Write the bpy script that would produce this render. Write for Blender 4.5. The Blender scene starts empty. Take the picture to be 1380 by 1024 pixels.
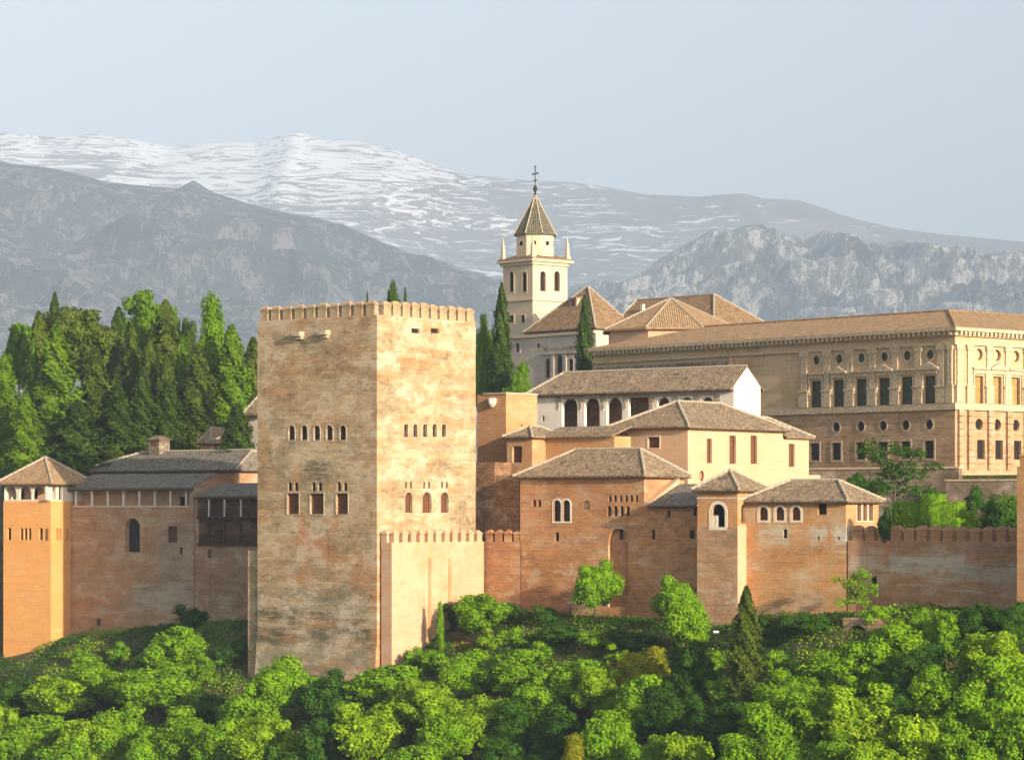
import bpy, bmesh, math, random
import numpy as np
from mathutils import Vector, noise, geometry, Matrix
random.seed(7); np.random.seed(7)
S = bpy.context.scene
# ---------------------------------------------------------------- camera, light, sky
F, CX, HY = 4000.0, 690.0, 685.0          # focal length (photo pixels), centre column, horizon row
TH = math.radians(39.4)                    # heading of the fortress walls
TH2 = math.radians(49.0)                   # heading of the renaissance palace and the church
cam = bpy.data.objects.new('camera', bpy.data.cameras.new('camera')); S.collection.objects.link(cam)
cam.data.sensor_width = 36; cam.data.lens = 36*F/1380
cam.rotation_euler = (math.radians(90), 0, 0); cam.data.shift_y = (HY-512)/1380
cam.data.clip_start = 1; cam.data.clip_end = 80000
S.camera = cam
G = math.radians(13.0); EL = math.radians(15.0)
sh = Vector((math.cos(TH)*math.cos(G)-math.sin(TH)*math.sin(G), -math.sin(TH)*math.cos(G)-math.cos(TH)*math.sin(G), 0))
sdir = Vector((sh.x*math.cos(EL), sh.y*math.cos(EL), math.sin(EL)))
sun = bpy.data.objects.new('sun', bpy.data.lights.new('sun', 'SUN')); S.collection.objects.link(sun)
sun.data.energy = 4.6; sun.data.angle = math.radians(0.6); sun.data.color = (1.0, 0.83, 0.62)
sun.rotation_euler = sdir.to_track_quat('Z', 'Y').to_euler(); sun.location = sdir*500
W = bpy.data.worlds.new('World'); S.world = W; W.use_nodes = True
wn = W.node_tree; bg = wn.nodes['Background']
sky = wn.nodes.new('ShaderNodeTexSky'); sky.sky_type = 'NISHITA'; sky.sun_disc = False
sky.sun_elevation = EL; sky.sun_rotation = math.atan2(sh.x, sh.y)
sky.air_density = 1.0; sky.dust_density = 3.6; sky.ozone_density = 1.2; sky.altitude = 700
hs = wn.nodes.new('ShaderNodeHueSaturation'); hs.inputs["Saturation"].default_value = 0.45
wn.links.new(sky.outputs[0], hs.inputs['Color'])
tcw = wn.nodes.new('ShaderNodeTexCoord'); mpw = wn.nodes.new('ShaderNodeMapping'); mpw.inputs['Scale'].default_value = (1.6,1.6,9); nzw = wn.nodes.new('ShaderNodeTexNoise')
nzw.inputs['Scale'].default_value = 2.2; nzw.inputs['Detail'].default_value = 6; nzw.inputs['Roughness'].default_value = .5; mrw = wn.nodes.new('ShaderNodeMapRange'); mrw.inputs[1].default_value = .42; mrw.inputs[2].default_value = .75; mrw.inputs[4].default_value = .40
mxw = wn.nodes.new('ShaderNodeMix'); mxw.data_type = 'RGBA'; mxw.inputs[7].default_value = (4.3,4.05,3.95,1)     # thin high cloud veil
wn.links.new(tcw.outputs['Generated'], mpw.inputs[0]); wn.links.new(mpw.outputs[0], nzw.inputs[0]); wn.links.new(nzw.outputs[0], mrw.inputs[0]); wn.links.new(mrw.outputs[0], mxw.inputs[0]); wn.links.new(hs.outputs[0], mxw.inputs[6]); wn.links.new(mxw.outputs[2], bg.inputs[0]); bg.inputs[1].default_value = 0.135
S.view_settings.view_transform = 'Standard'; S.view_settings.look = 'None'
S.view_settings.exposure = 0.64; S.view_settings.gamma = 1
S.cycles.use_denoising = True
S.cycles.max_bounces = 6; S.cycles.transparent_max_bounces = 4; S.cycles.volume_bounces = 0
S.cycles.sample_clamp_indirect = 4
C = S.collection
# ---------------------------------------------------------------- small helpers
def K(px): return (px-CX)/F
def W3(px, py, Y): return Vector((K(px)*Y, Y, (HY-py)/F*Y))
def tag(o, label=None, cat=None, group=None, kind=None):
    if label: o['label'] = label
    if cat: o['category'] = cat
    if group: o['group'] = group
    if kind: o['kind'] = kind
    return o
class MB:
    def __init__(s): s.v = []; s.f = []; s.uv = {}
    def add(s, vs, fs):
        n = len(s.v); s.v += [tuple(v) for v in vs]; s.f += [tuple(i+n for i in f) for f in fs]; return s
    def box(s, x0, y0, z0, x1, y1, z1):
        return s.add([(x0,y0,z0),(x1,y0,z0),(x1,y1,z0),(x0,y1,z0),(x0,y0,z1),(x1,y0,z1),(x1,y1,z1),(x0,y1,z1)],
                     [(0,3,2,1),(4,5,6,7),(0,1,5,4),(1,2,6,5),(2,3,7,6),(3,0,4,7)])
    def prism(s, poly, z0, z1, cap=True, top=None):
        n = len(poly); t = top or poly
        vs = [(p[0],p[1],z0) for p in poly]+[(p[0],p[1],z1) for p in t]
        fs = [(i,(i+1)%n,n+(i+1)%n,n+i) for i in range(n)]
        if cap: fs += [tuple(range(n-1,-1,-1)), tuple(range(n,2*n))]
        return s.add(vs, fs)
    def tube(s, p, q, r, n=6, r2=None):
        p = Vector(p); q = Vector(q); r2 = r if r2 is None else r2
        d = (q-p).normalized(); a = d.orthogonal().normalized(); b = d.cross(a)
        vs = [p+(a*math.cos(2*math.pi*i/n)+b*math.sin(2*math.pi*i/n))*r for i in range(n)]
        vs += [q+(a*math.cos(2*math.pi*i/n)+b*math.sin(2*math.pi*i/n))*r2 for i in range(n)]
        return s.add(vs, [(i,(i+1)%n,n+(i+1)%n,n+i) for i in range(n)]+[tuple(range(n-1,-1,-1)), tuple(range(n,2*n))])
    def lathe(s, c, prof, n=8, rot=0):
        vs = []; fs = []
        for r, z in prof:
            for i in range(n):
                t = 2*math.pi*i/n+rot; vs.append((c[0]+r*math.cos(t), c[1]+r*math.sin(t), c[2]+z))
        for j in range(len(prof)-1):
            for i in range(n): fs.append((j*n+i, j*n+(i+1)%n, (j+1)*n+(i+1)%n, (j+1)*n+i))
        fs += [tuple(range(n-1,-1,-1)), tuple(range((len(prof)-1)*n, len(prof)*n))]
        return s.add(vs, fs)
    def panel(s, o, ux, inn, outline, holes, depth):
        """flat wall with real openings: o origin, ux horizontal unit, inn inward unit, (u,v) polygons"""
        o = Vector(o); ux = Vector(ux); inn = Vector(inn); uz = Vector((0,0,1))
        P = lambda u, v, d=0: o+ux*u+uz*v+inn*d
        polys = [outline]+[h for h in holes]
        flat = [p for poly in polys for p in poly]
        tris = geometry.tessellate_polygon([[Vector((p[0],p[1],0)) for p in poly] for poly in polys])
        n0 = len(s.v); s.v += [tuple(P(*p)) for p in flat]
        for t in tris:
            a, b, c = (Vector(s.v[n0+i]) for i in t)
            if (b-a).cross(c-a).dot(inn) > 0: t = t[::-1]
            s.f.append(tuple(n0+i for i in t))
        for h in holes:
            m = len(h)
            s.add([P(*p) for p in h]+[P(*p, depth) for p in h], [(i,(i+1)%m,m+(i+1)%m,m+i) for i in range(m)])
        return s
    def obj(s, name, mat, parent=None, smooth=False):
        me = bpy.data.meshes.new(name); me.from_pydata(s.v, [], s.f)
        me.materials.append(mat)
        if s.uv:
            uvl = me.uv_layers.new(name='UVMap')
            for fi, uvs in s.uv.items():
                p = me.polygons[fi]
                for k, li in enumerate(p.loop_indices): uvl.data[li].uv = uvs[k]
        if smooth: me.polygons.foreach_set('use_smooth', [True]*len(me.polygons))
        me.update()
        o = bpy.data.objects.new(name, me); C.objects.link(o)
        if parent is not None: o.parent = parent
        return o
def shape(kind, u0, v0, u1, v1):
    if kind == 'rect': return [(u0,v0),(u1,v0),(u1,v1),(u0,v1)]
    r = (u1-u0)/2; uc = (u0+u1)/2
    if kind == 'round':
        vc = (v0+v1)/2; rv = (v1-v0)/2
        return [(uc+r*math.cos(2*math.pi*i/14), vc+rv*math.sin(2*math.pi*i/14)) for i in range(14)]
    if kind == 'point':
        pts = [(u0,v0),(u1,v0)]; zb = v1-r*1.25
        for i in range(7): t = i/6*math.pi/2; pts.append((uc+r*math.cos(t)**.8 if i < 6 else uc, zb+(v1-zb)*math.sin(t)))
        for i in range(5,-1,-1): t = i/6*math.pi/2; pts.append((uc-r*math.cos(t)**.8, zb+(v1-zb)*math.sin(t)))
        return pts
    r2 = min(r, (v1-v0)*.6)
    return [(u0,v0),(u1,v0)]+[(uc+r*math.cos(math.pi*i/10), v1-r2+r2*math.sin(math.pi*i/10)) for i in range(11)]
def grow(poly, d):
    uc = sum(p[0] for p in poly)/len(poly); vc = (min(p[1] for p in poly)+max(p[1] for p in poly))/2
    hw = max(abs(p[0]-uc) for p in poly); hh = max(abs(p[1]-vc) for p in poly)
    return [(uc+(p[0]-uc)*(hw+d)/hw, vc+(p[1]-vc)*(hh+d)/hh) for p in poly]
# ---------------------------------------------------------------- materials
class N:
    def __init__(s, name, rough=.9, spec=.2):
        s.m = bpy.data.materials.new(name); s.m.use_nodes = True; s.t = s.m.node_tree
        s.b = s.t.nodes['Principled BSDF']; s.b.inputs['Roughness'].default_value = rough
        s.b.inputs['Specular IOR Level'].default_value = spec
    def n(s, t, **k):
        o = s.t.nodes.new(t)
        for a, b in k.items(): setattr(o, a, b)
        return o
    def set(s, i, v):
        if hasattr(v, 'is_output') or isinstance(v, bpy.types.NodeSocket): s.t.links.new(v, i)
        else: i.default_value = v
    def math(s, op, a, b=0.0, clamp=False):
        o = s.n('ShaderNodeMath', operation=op, use_clamp=clamp); s.set(o.inputs[0], a); s.set(o.inputs[1], b); return o.outputs[0]
    def mix(s, f, a, b, mode='MIX'):
        o = s.n('ShaderNodeMix', data_type='RGBA', blend_type=mode); s.set(o.inputs[0], f)
        s.set(o.inputs[6], a if not isinstance(a, tuple) else (*a[:3],1)); s.set(o.inputs[7], b if not isinstance(b, tuple) else (*b[:3],1)); return o.outputs[2]
    def ramp(s, f, lo, hi):
        o = s.n('ShaderNodeMapRange', interpolation_type='SMOOTHSTEP'); s.set(o.inputs[0], f)
        o.inputs[1].default_value = lo; o.inputs[2].default_value = hi; return o.outputs[0]
    def coords(s, rnd=True):
        tc = s.n('ShaderNodeTexCoord'); v = tc.outputs['Object']
        if rnd:
            oi = s.n('ShaderNodeObjectInfo'); a = s.n('ShaderNodeVectorMath', operation='MULTIPLY_ADD')
            s.t.links.new(oi.outputs['Random'], a.inputs[0]); a.inputs[1].default_value = (61,37,0); s.t.links.new(v, a.inputs[2]); return a.outputs[0]
        return v
    def noise(s, v, scale, sc=(1,1,1), detail=4, rough=.6, dist=0):
        mp = s.n('ShaderNodeMapping'); s.t.links.new(v, mp.inputs[0]); mp.inputs['Scale'].default_value = sc
        o = s.n('ShaderNodeTexNoise'); s.t.links.new(mp.outputs[0], o.inputs[0]); o.inputs['Scale'].default_value = scale
        o.inputs['Detail'].default_value = detail; o.inputs['Roughness'].default_value = rough; o.inputs['Distortion'].default_value = dist
        return o.outputs[0]
    def bump(s, h, strength=.5, dist=.1):
        o = s.n('ShaderNodeBump'); o.inputs['Strength'].default_value = strength; o.inputs['Distance'].default_value = dist
        s.set(o.inputs['Height'], h); s.t.links.new(o.outputs[0], s.b.inputs['Normal']); return o.outputs[0]
    def sep(s, v):
        o = s.n('ShaderNodeSeparateXYZ'); s.t.links.new(v, o.inputs[0]); return o.outputs
    def color(s, c): s.set(s.b.inputs['Base Color'], c if not isinstance(c, tuple) else (*c[:3],1)); return s.m
def earth(name, base, alt, pale, dark=(.10,.075,.05), course=.85, cs=.35, stain=.5, patch=.5, boxes=(), rough_bump=.6, rnd=True, cols=(), putlog=0):
    warm = lambda q_: (q_[0], q_[1]*.955, q_[2]*.92)
    base, alt, pale = warm(base), warm(alt), warm(pale); cols = [(warm(q_[0]), *q_[1:]) for q_ in cols]
    m = N(name); v = m.coords(rnd); raw = m.n('ShaderNodeTexCoord').outputs['Object']
    n1 = m.noise(v, .22, (1,1,2.2), 6, .65, .6); n2 = m.noise(v, .55, (.5,.5,2.4), 6, .7, .3); n3 = m.noise(v, 2.6, (.6,.6,1.6), 5, .75)
    fine = m.noise(v, 9, (1,1,1.5), 3, .7)
    c = m.mix(m.ramp(n1, .40, .62), base, alt)
    c = m.mix(m.math('MULTIPLY', m.ramp(n2, .50, .68), patch), c, pale)
    for (x0,x1,z0,z1,col,amt) in boxes:      # plaster repairs with their own outline
        X, Yy, Z = m.sep(raw)
        wob = m.math('MULTIPLY', m.math('SUBTRACT', m.noise(raw, .9, (1,1,1), 5, .7), .5), 2.6)
        dx = m.math('SUBTRACT', m.math('ABSOLUTE', m.math('SUBTRACT', X, (x0+x1)/2)), (x1-x0)/2)
        dz = m.math('SUBTRACT', m.math('ABSOLUTE', m.math('SUBTRACT', Z, (z0+z1)/2)), (z1-z0)/2)
        d = m.math('ADD', m.math('MAXIMUM', dx, dz), wob)
        face = m.math('LESS_THAN', m.math('ABSOLUTE', Yy), .6)
        k = m.math('MULTIPLY', m.math('MULTIPLY', m.math('SUBTRACT', 1.0, m.ramp(d, -.25, .45)), face), amt)
        c = m.mix(k, c, col)
    c = m.mix(m.math('MULTIPLY', m.ramp(n3, .56, .74), stain), c, dark)
    for (col,sc_,st_,lo,hi,amt) in cols:
        off = m.n('ShaderNodeVectorMath', operation='ADD'); m.t.links.new(v, off.inputs[0]); off.inputs[1].default_value = (sc_*91,sc_*57,lo*133)
        c = m.mix(m.math('MULTIPLY', m.ramp(m.noise(off.outputs[0], sc_, st_, 9, .78, .2), lo, hi), amt), c, col)
    if putlog:
        X, Yy, Z = m.sep(raw); u_ = m.math('ADD', X, Yy)
        du = m.math('MULTIPLY', m.math('SUBTRACT', m.math('FRACT', m.math('DIVIDE', u_, 1.55)), .5), 1.55)
        dv = m.math('MULTIPLY', m.math('SUBTRACT', m.math('FRACT', m.math('DIVIDE', Z, course*2)), .5), course*2)
        rr = m.math('ADD', m.math('MULTIPLY', du, du), m.math('MULTIPLY', dv, dv))
        k_ = m.math('MULTIPLY', m.math('LESS_THAN', rr, .014), m.ramp(m.noise(v, 1.3, (1,1,1), 2, .5), .54, .56))
        c = m.mix(m.math('MULTIPLY', k_, .75), c, dark)
    drip = m.noise(v, 1.4, (1.3,1.3,.16), 5, .7)
    c = m.mix(m.math('MULTIPLY', m.ramp(drip, .52, .75), stain*.7), c, dark)
    z = m.sep(raw)[2]; zz = m.math('ADD', z, m.math('MULTIPLY', m.math('SUBTRACT', n3, .5), .30))
    fr = m.math('FRACT', m.math('DIVIDE', zz, course))
    line = m.math('MULTIPLY', m.math('SUBTRACT', 1.0, m.ramp(m.math('ABSOLUTE', m.math('SUBTRACT', fr, .5)), .03, .13)), m.math('MULTIPLY', m.ramp(m.noise(v, .8, (.6,.6,3), 3), .42, .58), cs))
    c = m.mix(line, c, dark)
    big = m.noise(v, .16, (1,1,1.5), 8, .80, .2)
    c = m.mix(m.math('MULTIPLY', m.ramp(big, .50, .36), stain*1.0, True), c, (.40,.37,.33), 'MULTIPLY')
    c = m.mix(m.math('MULTIPLY', m.ramp(big, .50, .60), min(1., stain*1.1), True), c, tuple(min(.8, x*.55+y*.62) for x, y in zip(pale, (.46,.41,.34))))
    blot = m.noise(v, 1.1, (.8,.8,1.9), 9, .85, .7)
    c = m.mix(m.math('MULTIPLY', m.ramp(blot, .44, .30), stain*1.1, True), c, dark)
    c = m.mix(m.math('MULTIPLY', m.ramp(blot, .56, .70), patch*.9, True), c, tuple(min(.85,x*1.22) for x in pale))
    c = m.mix(m.math('MULTIPLY', m.math('SUBTRACT', fine, .35), 1.1), c, (.62,.57,.50), 'MULTIPLY')
    h = m.math('ADD', m.math('MULTIPLY', n3, 1.0), m.math('ADD', m.math('MULTIPLY', fine, .5), m.math('MULTIPLY', line, -.8)))
    m.bump(h, rough_bump, .12)
    return m.color(c)
OCH, ORG, CRM = (.50,.36,.20), (.52,.25,.105), (.66,.53,.35)
def tilemat(name, c1, c2, c3, dark=(.06,.045,.035)):
    m = N(name, .85); uv = m.n('ShaderNodeTexCoord').outputs['UV']; v = m.coords()
    n1 = m.noise(v, 3.2, (1,1,1), 4, .85); n2 = m.noise(v, .5, (1,1,1), 4, .6); n3 = m.noise(v, 1.7, (1,1,1), 5, .8)
    c = m.mix(m.ramp(n2, .38, .62), c1, c2); c = m.mix(m.ramp(n1, .49, .58), c, c3)
    c = m.mix(m.math('MULTIPLY', m.ramp(n3, .52, .60), .8), c, dark)
    X, Y, Z = m.sep(uv)
    wv = m.math('SINE', m.math('MULTIPLY', X, 2*math.pi/.30))
    rows = m.math('FRACT', m.math('MULTIPLY', Y, 1/.42))
    c = m.mix(m.math('MULTIPLY', m.math('MULTIPLY', m.ramp(wv, .15, -1.0), .9), m.ramp(m.noise(v, 2.3, (1,1,1), 3, .7), .35, .6)), c, dark)
    c = m.mix(m.math('MULTIPLY', m.ramp(m.noise(v, .9, (1,1,1), 6, .8), .54, .60), .5), c, c3)
    c = m.mix(m.math('MULTIPLY', m.ramp(m.noise(v, 7, (1,1,1), 2, .8), .55, .66), .6), c, (.50,.44,.32))
    c = m.mix(m.math('MULTIPLY', m.ramp(rows, .25, .0), .35), c, dark)
    h = m.math('ADD', m.math('MULTIPLY', wv, .5), m.math('ADD', m.math('MULTIPLY', n1, .9), m.math('MULTIPLY', rows, -.3)))
    m.bump(h, .8, .09); return m.color(c)
def plain(name, c, var=.25, scale=3, rough=.8, bump=.3, c2=None):
    m = N(name, rough); v = m.coords(); n = m.noise(v, scale, (1,1,1), 5, .7)
    d = c2 or tuple(x*(1-var*1.6) for x in c)
    m.bump(n, bump, .04); return m.color(m.mix(m.ramp(n, .35, .7), c, d))
def leafmat(name, c1, c2, c3, trans=.35):
    m = N(name, .7, .06); v = m.coords(); oi = m.n('ShaderNodeObjectInfo').outputs['Random']
    n1 = m.noise(v, .9, (1,1,1), 3, .6); n2 = m.noise(v, 5, (1,1,1), 2, .6)
    c = m.mix(m.ramp(n1, .38, .62), c1, c2); c = m.mix(m.math('MULTIPLY', m.ramp(n2, .5, .68), .6), c, c3)
    c = m.mix(m.math('MULTIPLY', oi, .30), c, tuple(x*.6 for x in c1))
    m.color(c); tr = m.n('ShaderNodeBsdfTranslucent'); m.set(tr.inputs[0], m.mix(.5, c, (.26,.42,.01)))
    mx = m.n('ShaderNodeMixShader'); mx.inputs[0].default_value = trans
    m.t.links.new(m.b.outputs[0], mx.inputs[1]); m.t.links.new(tr.outputs[0], mx.inputs[2])
    m.t.links.new(mx.outputs[0], m.t.nodes['Material Output'].inputs[0]); return m.m
M = {}
M['tile'] = tilemat('roof_tiles_weathered', (.29,.195,.11), (.21,.15,.09), (.48,.36,.22))
M['tile_grey'] = tilemat('roof_tiles_grey', (.20,.18,.15), (.155,.145,.125), (.32,.28,.22))
M['tile_warm'] = tilemat('roof_tiles_warm', (.40,.235,.11), (.34,.215,.11), (.52,.36,.19), (.16,.085,.045))
M['tile_brown'] = tilemat('roof_tiles_brown', (.24,.135,.07), (.30,.18,.09), (.38,.24,.12), (.07,.045,.03))
M['tile_dark'] = tilemat('spire_tiles_dark', (.085,.085,.06), (.12,.105,.07), (.16,.14,.09), (.04,.04,.03))
M['ridge'] = plain('ridge_mortar', (.50,.43,.32), .3, 6)
M['orange'] = earth('orange_rammed_earth', (.52,.26,.115), (.45,.235,.12), (.57,.37,.21), stain=.35, patch=.5, cs=.25, cols=(((.38,.22,.12),.5,(.10,.10,1.2),.53,.60,.45),((.60,.33,.14),.3,(.5,.5,1.5),.50,.57,.7),((.36,.20,.115),.8,(.5,.5,1.7),.52,.58,.6),((.62,.50,.34),.5,(.6,.6,1.4),.54,.60,.65),((.50,.22,.13),.6,(.8,.8,1.2),.56,.62,.5)))
M['orange2'] = earth('ochre_rendered_earth', (.53,.28,.125), (.50,.31,.16), (.58,.40,.23), stain=.22, patch=.45, cs=.15, rough_bump=.45, cols=(((.60,.30,.11),.5,(.6,.6,1.4),.52,.60,.6),((.62,.47,.29),.7,(.6,.6,1.4),.55,.63,.6)))
M['orange_sm'] = earth('smooth_orange_render', (.74,.37,.12), (.70,.36,.13), (.76,.46,.22), stain=.12, patch=.4, cs=.1, rough_bump=.25)
M['pink'] = earth('pinkish_earth_wall', (.46,.28,.16), (.40,.26,.155), (.50,.40,.27), stain=.5, patch=.75, cs=.25, cols=(((.55,.46,.32),.5,(.5,.5,1.5),.53,.60,.7),((.45,.21,.11),.8,(.6,.6,1.4),.55,.63,.6)))
M['rubble'] = earth('rubble_brick_wall', (.36,.21,.12), (.27,.15,.085), (.45,.30,.18), stain=.8, patch=.7, course=.3, cs=.6, rough_bump=.9)
M['cream'] = earth('cream_render', (.60,.415,.275), (.64,.43,.27), (.66,.50,.35), stain=.16, patch=.5, cs=.06, rough_bump=.3, cols=(((.66,.40,.20),.35,(.8,.8,1.2),.52,.64,.5),))
M['bastion'] = earth('bastion_render', (.60,.39,.25), (.62,.40,.25), (.66,.48,.34), stain=.25, patch=.6, cs=.12, rough_bump=.5, cols=(((.60,.33,.15),.3,(1,1,.8),.50,.62,.65),((.45,.33,.20),.9,(1.6,1.6,.25),.56,.66,.5)))
M['white'] = earth('white_limewash', (.78,.74,.66), (.74,.69,.60), (.82,.79,.73), stain=.10, patch=.4, cs=.0, rough_bump=.15)
M['stone'] = earth('renaissance_sandstone', (.58,.42,.24), (.53,.40,.24), (.64,.51,.33), stain=.3, patch=.5, course=.55, cs=.25, rough_bump=.4, cols=(((.55,.33,.18),.4,(1,1,.7),.55,.64,.45),((.36,.33,.27),.6,(1.5,1.5,.4),.55,.64,.5)))
M['stone_rust'] = earth('rusticated_sandstone', (.52,.35,.20), (.45,.31,.19), (.56,.42,.27), stain=.45, patch=.5, course=.7, cs=.4, rough_bump=1.0, cols=(((.55,.33,.17),.5,(.6,.6,1.2),.52,.60,.5),))
M['stone_trim'] = plain('carved_stone_trim', (.60,.47,.31), .3, 3)
M['grey_wall'] = earth('weathered_grey_wall', (.28,.225,.165), (.22,.175,.13), (.36,.30,.225), stain=.8, patch=.6, course=.4, cs=.3, rough_bump=.9)
M['church'] = earth('church_grey_render', (.56,.51,.43), (.50,.45,.385), (.62,.57,.48), stain=.3, patch=.5, cs=.1, rough_bump=.3)
M['church_cream'] = earth('church_tower_brick', (.66,.56,.41), (.63,.52,.36), (.70,.62,.48), stain=.12, patch=.4, cs=.12, course=.4, rough_bump=.25)
M['wood'] = plain('dark_timber', (.075,.048,.032), .4, 4)
M['soffit'] = plain('eave_timber', (.11,.062,.038), .4, 4)
M['plaster'] = plain('pale_plaster', (.70,.63,.50), .15, 2)
M['marble'] = plain('white_marble', (.76,.72,.64), .1, 3)
M['stucco'] = plain('carved_stucco', (.56,.47,.33), .5, 9, bump=.8)
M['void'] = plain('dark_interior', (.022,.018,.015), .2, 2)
M['glass'] = plain('dark_window', (.035,.032,.028), .3, 2, rough=.35)
M['shutter'] = plain('red_brown_shutter', (.21,.085,.04), .4, 8, bump=.6)
M['green_glass'] = plain('green_shutter', (.07,.085,.05), .3, 2, rough=.4)
M['ochre_shutter'] = plain('ochre_shutter', (.40,.26,.08), .3, 3)
M['iron'] = plain('dark_iron', (.035,.035,.035), .2, 3)
M['lampwhite'] = plain('white_lamp_enamel', (.78,.77,.74), .05, 3)
M['bark'] = plain('tree_bark', (.11,.08,.055), .4, 6)
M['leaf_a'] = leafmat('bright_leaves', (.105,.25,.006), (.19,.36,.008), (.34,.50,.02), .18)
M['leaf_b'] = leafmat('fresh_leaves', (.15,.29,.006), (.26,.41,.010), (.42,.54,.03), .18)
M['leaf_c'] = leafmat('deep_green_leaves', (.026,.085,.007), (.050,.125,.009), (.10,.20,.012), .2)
M['leaf_d'] = leafmat('grove_leaves', (.080,.175,.006), (.13,.25,.008), (.22,.36,.018), .2)
M['leaf_y'] = leafmat('yellow_green_leaves', (.24,.27,.01), (.34,.31,.015), (.44,.35,.03))
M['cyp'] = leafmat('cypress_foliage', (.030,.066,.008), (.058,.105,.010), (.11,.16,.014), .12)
M['cyp_b'] = leafmat('bright_cypress_foliage', (.080,.165,.007), (.13,.235,.010), (.22,.33,.018), .18)
M['cyp_o'] = leafmat('olive_conifer_foliage', (.052,.088,.008), (.09,.13,.012), (.16,.195,.018), .12)
M['hedge'] = leafmat('clipped_hedge_leaves', (.13,.28,.008), (.16,.32,.010), (.20,.37,.015), .2)
# ---------------------------------------------------------------- buildings
def roof_mesh(mb, pts, faces, thick=.16):
    """tiled surface: uv = metres along the eave, metres up the slope; plus an underside"""
    n = len(mb.v); mb.v += [tuple(p) for p in pts]
    for f in faces:
        P = [Vector(pts[i]) for i in f]; nn = Vector((0,0,0))
        for i in range(len(P)): nn += P[i].cross(P[(i+1)%len(P)])
        if nn.z < 0: f = f[::-1]; P = P[::-1]; nn = -nn
        nn.normalize(); u = Vector((0,0,1)).cross(nn)
        u = u.normalized() if u.length > 1e-4 else Vector((1,0,0)); w = nn.cross(u)
        mb.uv[len(mb.f)] = [(p.dot(u), p.dot(w)) for p in P]; mb.f.append(tuple(n+i for i in f))
    m = len(mb.v); mb.v += [(p[0],p[1],p[2]-thick) for p in pts]
    cnt = {}
    for f in faces:
        for i in range(len(f)): e = tuple(sorted((f[i], f[(i+1)%len(f)]))); cnt[e] = cnt.get(e, 0)+1
        mb.f.append(tuple(m+i for i in f[::-1])); mb.uv[len(mb.f)-1] = [(0,0)]*len(f)
    for (a, b), c in cnt.items():
        if c == 1: mb.f.append((n+a, n+b, m+b, m+a)); mb.uv[len(mb.f)-1] = [(0,0)]*4
def ridge_caps(lines, parent, r=.15, mat='ridge'):
    mb = MB()
    for p, q in lines:
        p = Vector(p); q = Vector(q); L = (q-p).length; n = max(1, int(L/.55))
        for i in range(n):
            a = p.lerp(q, i/n); b = p.lerp(q, (i+.92)/n); mb.tube(a, b, r*1.15, 6, r*.8)
    return mb.obj('ridge_tiles', M[mat], parent)
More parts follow.
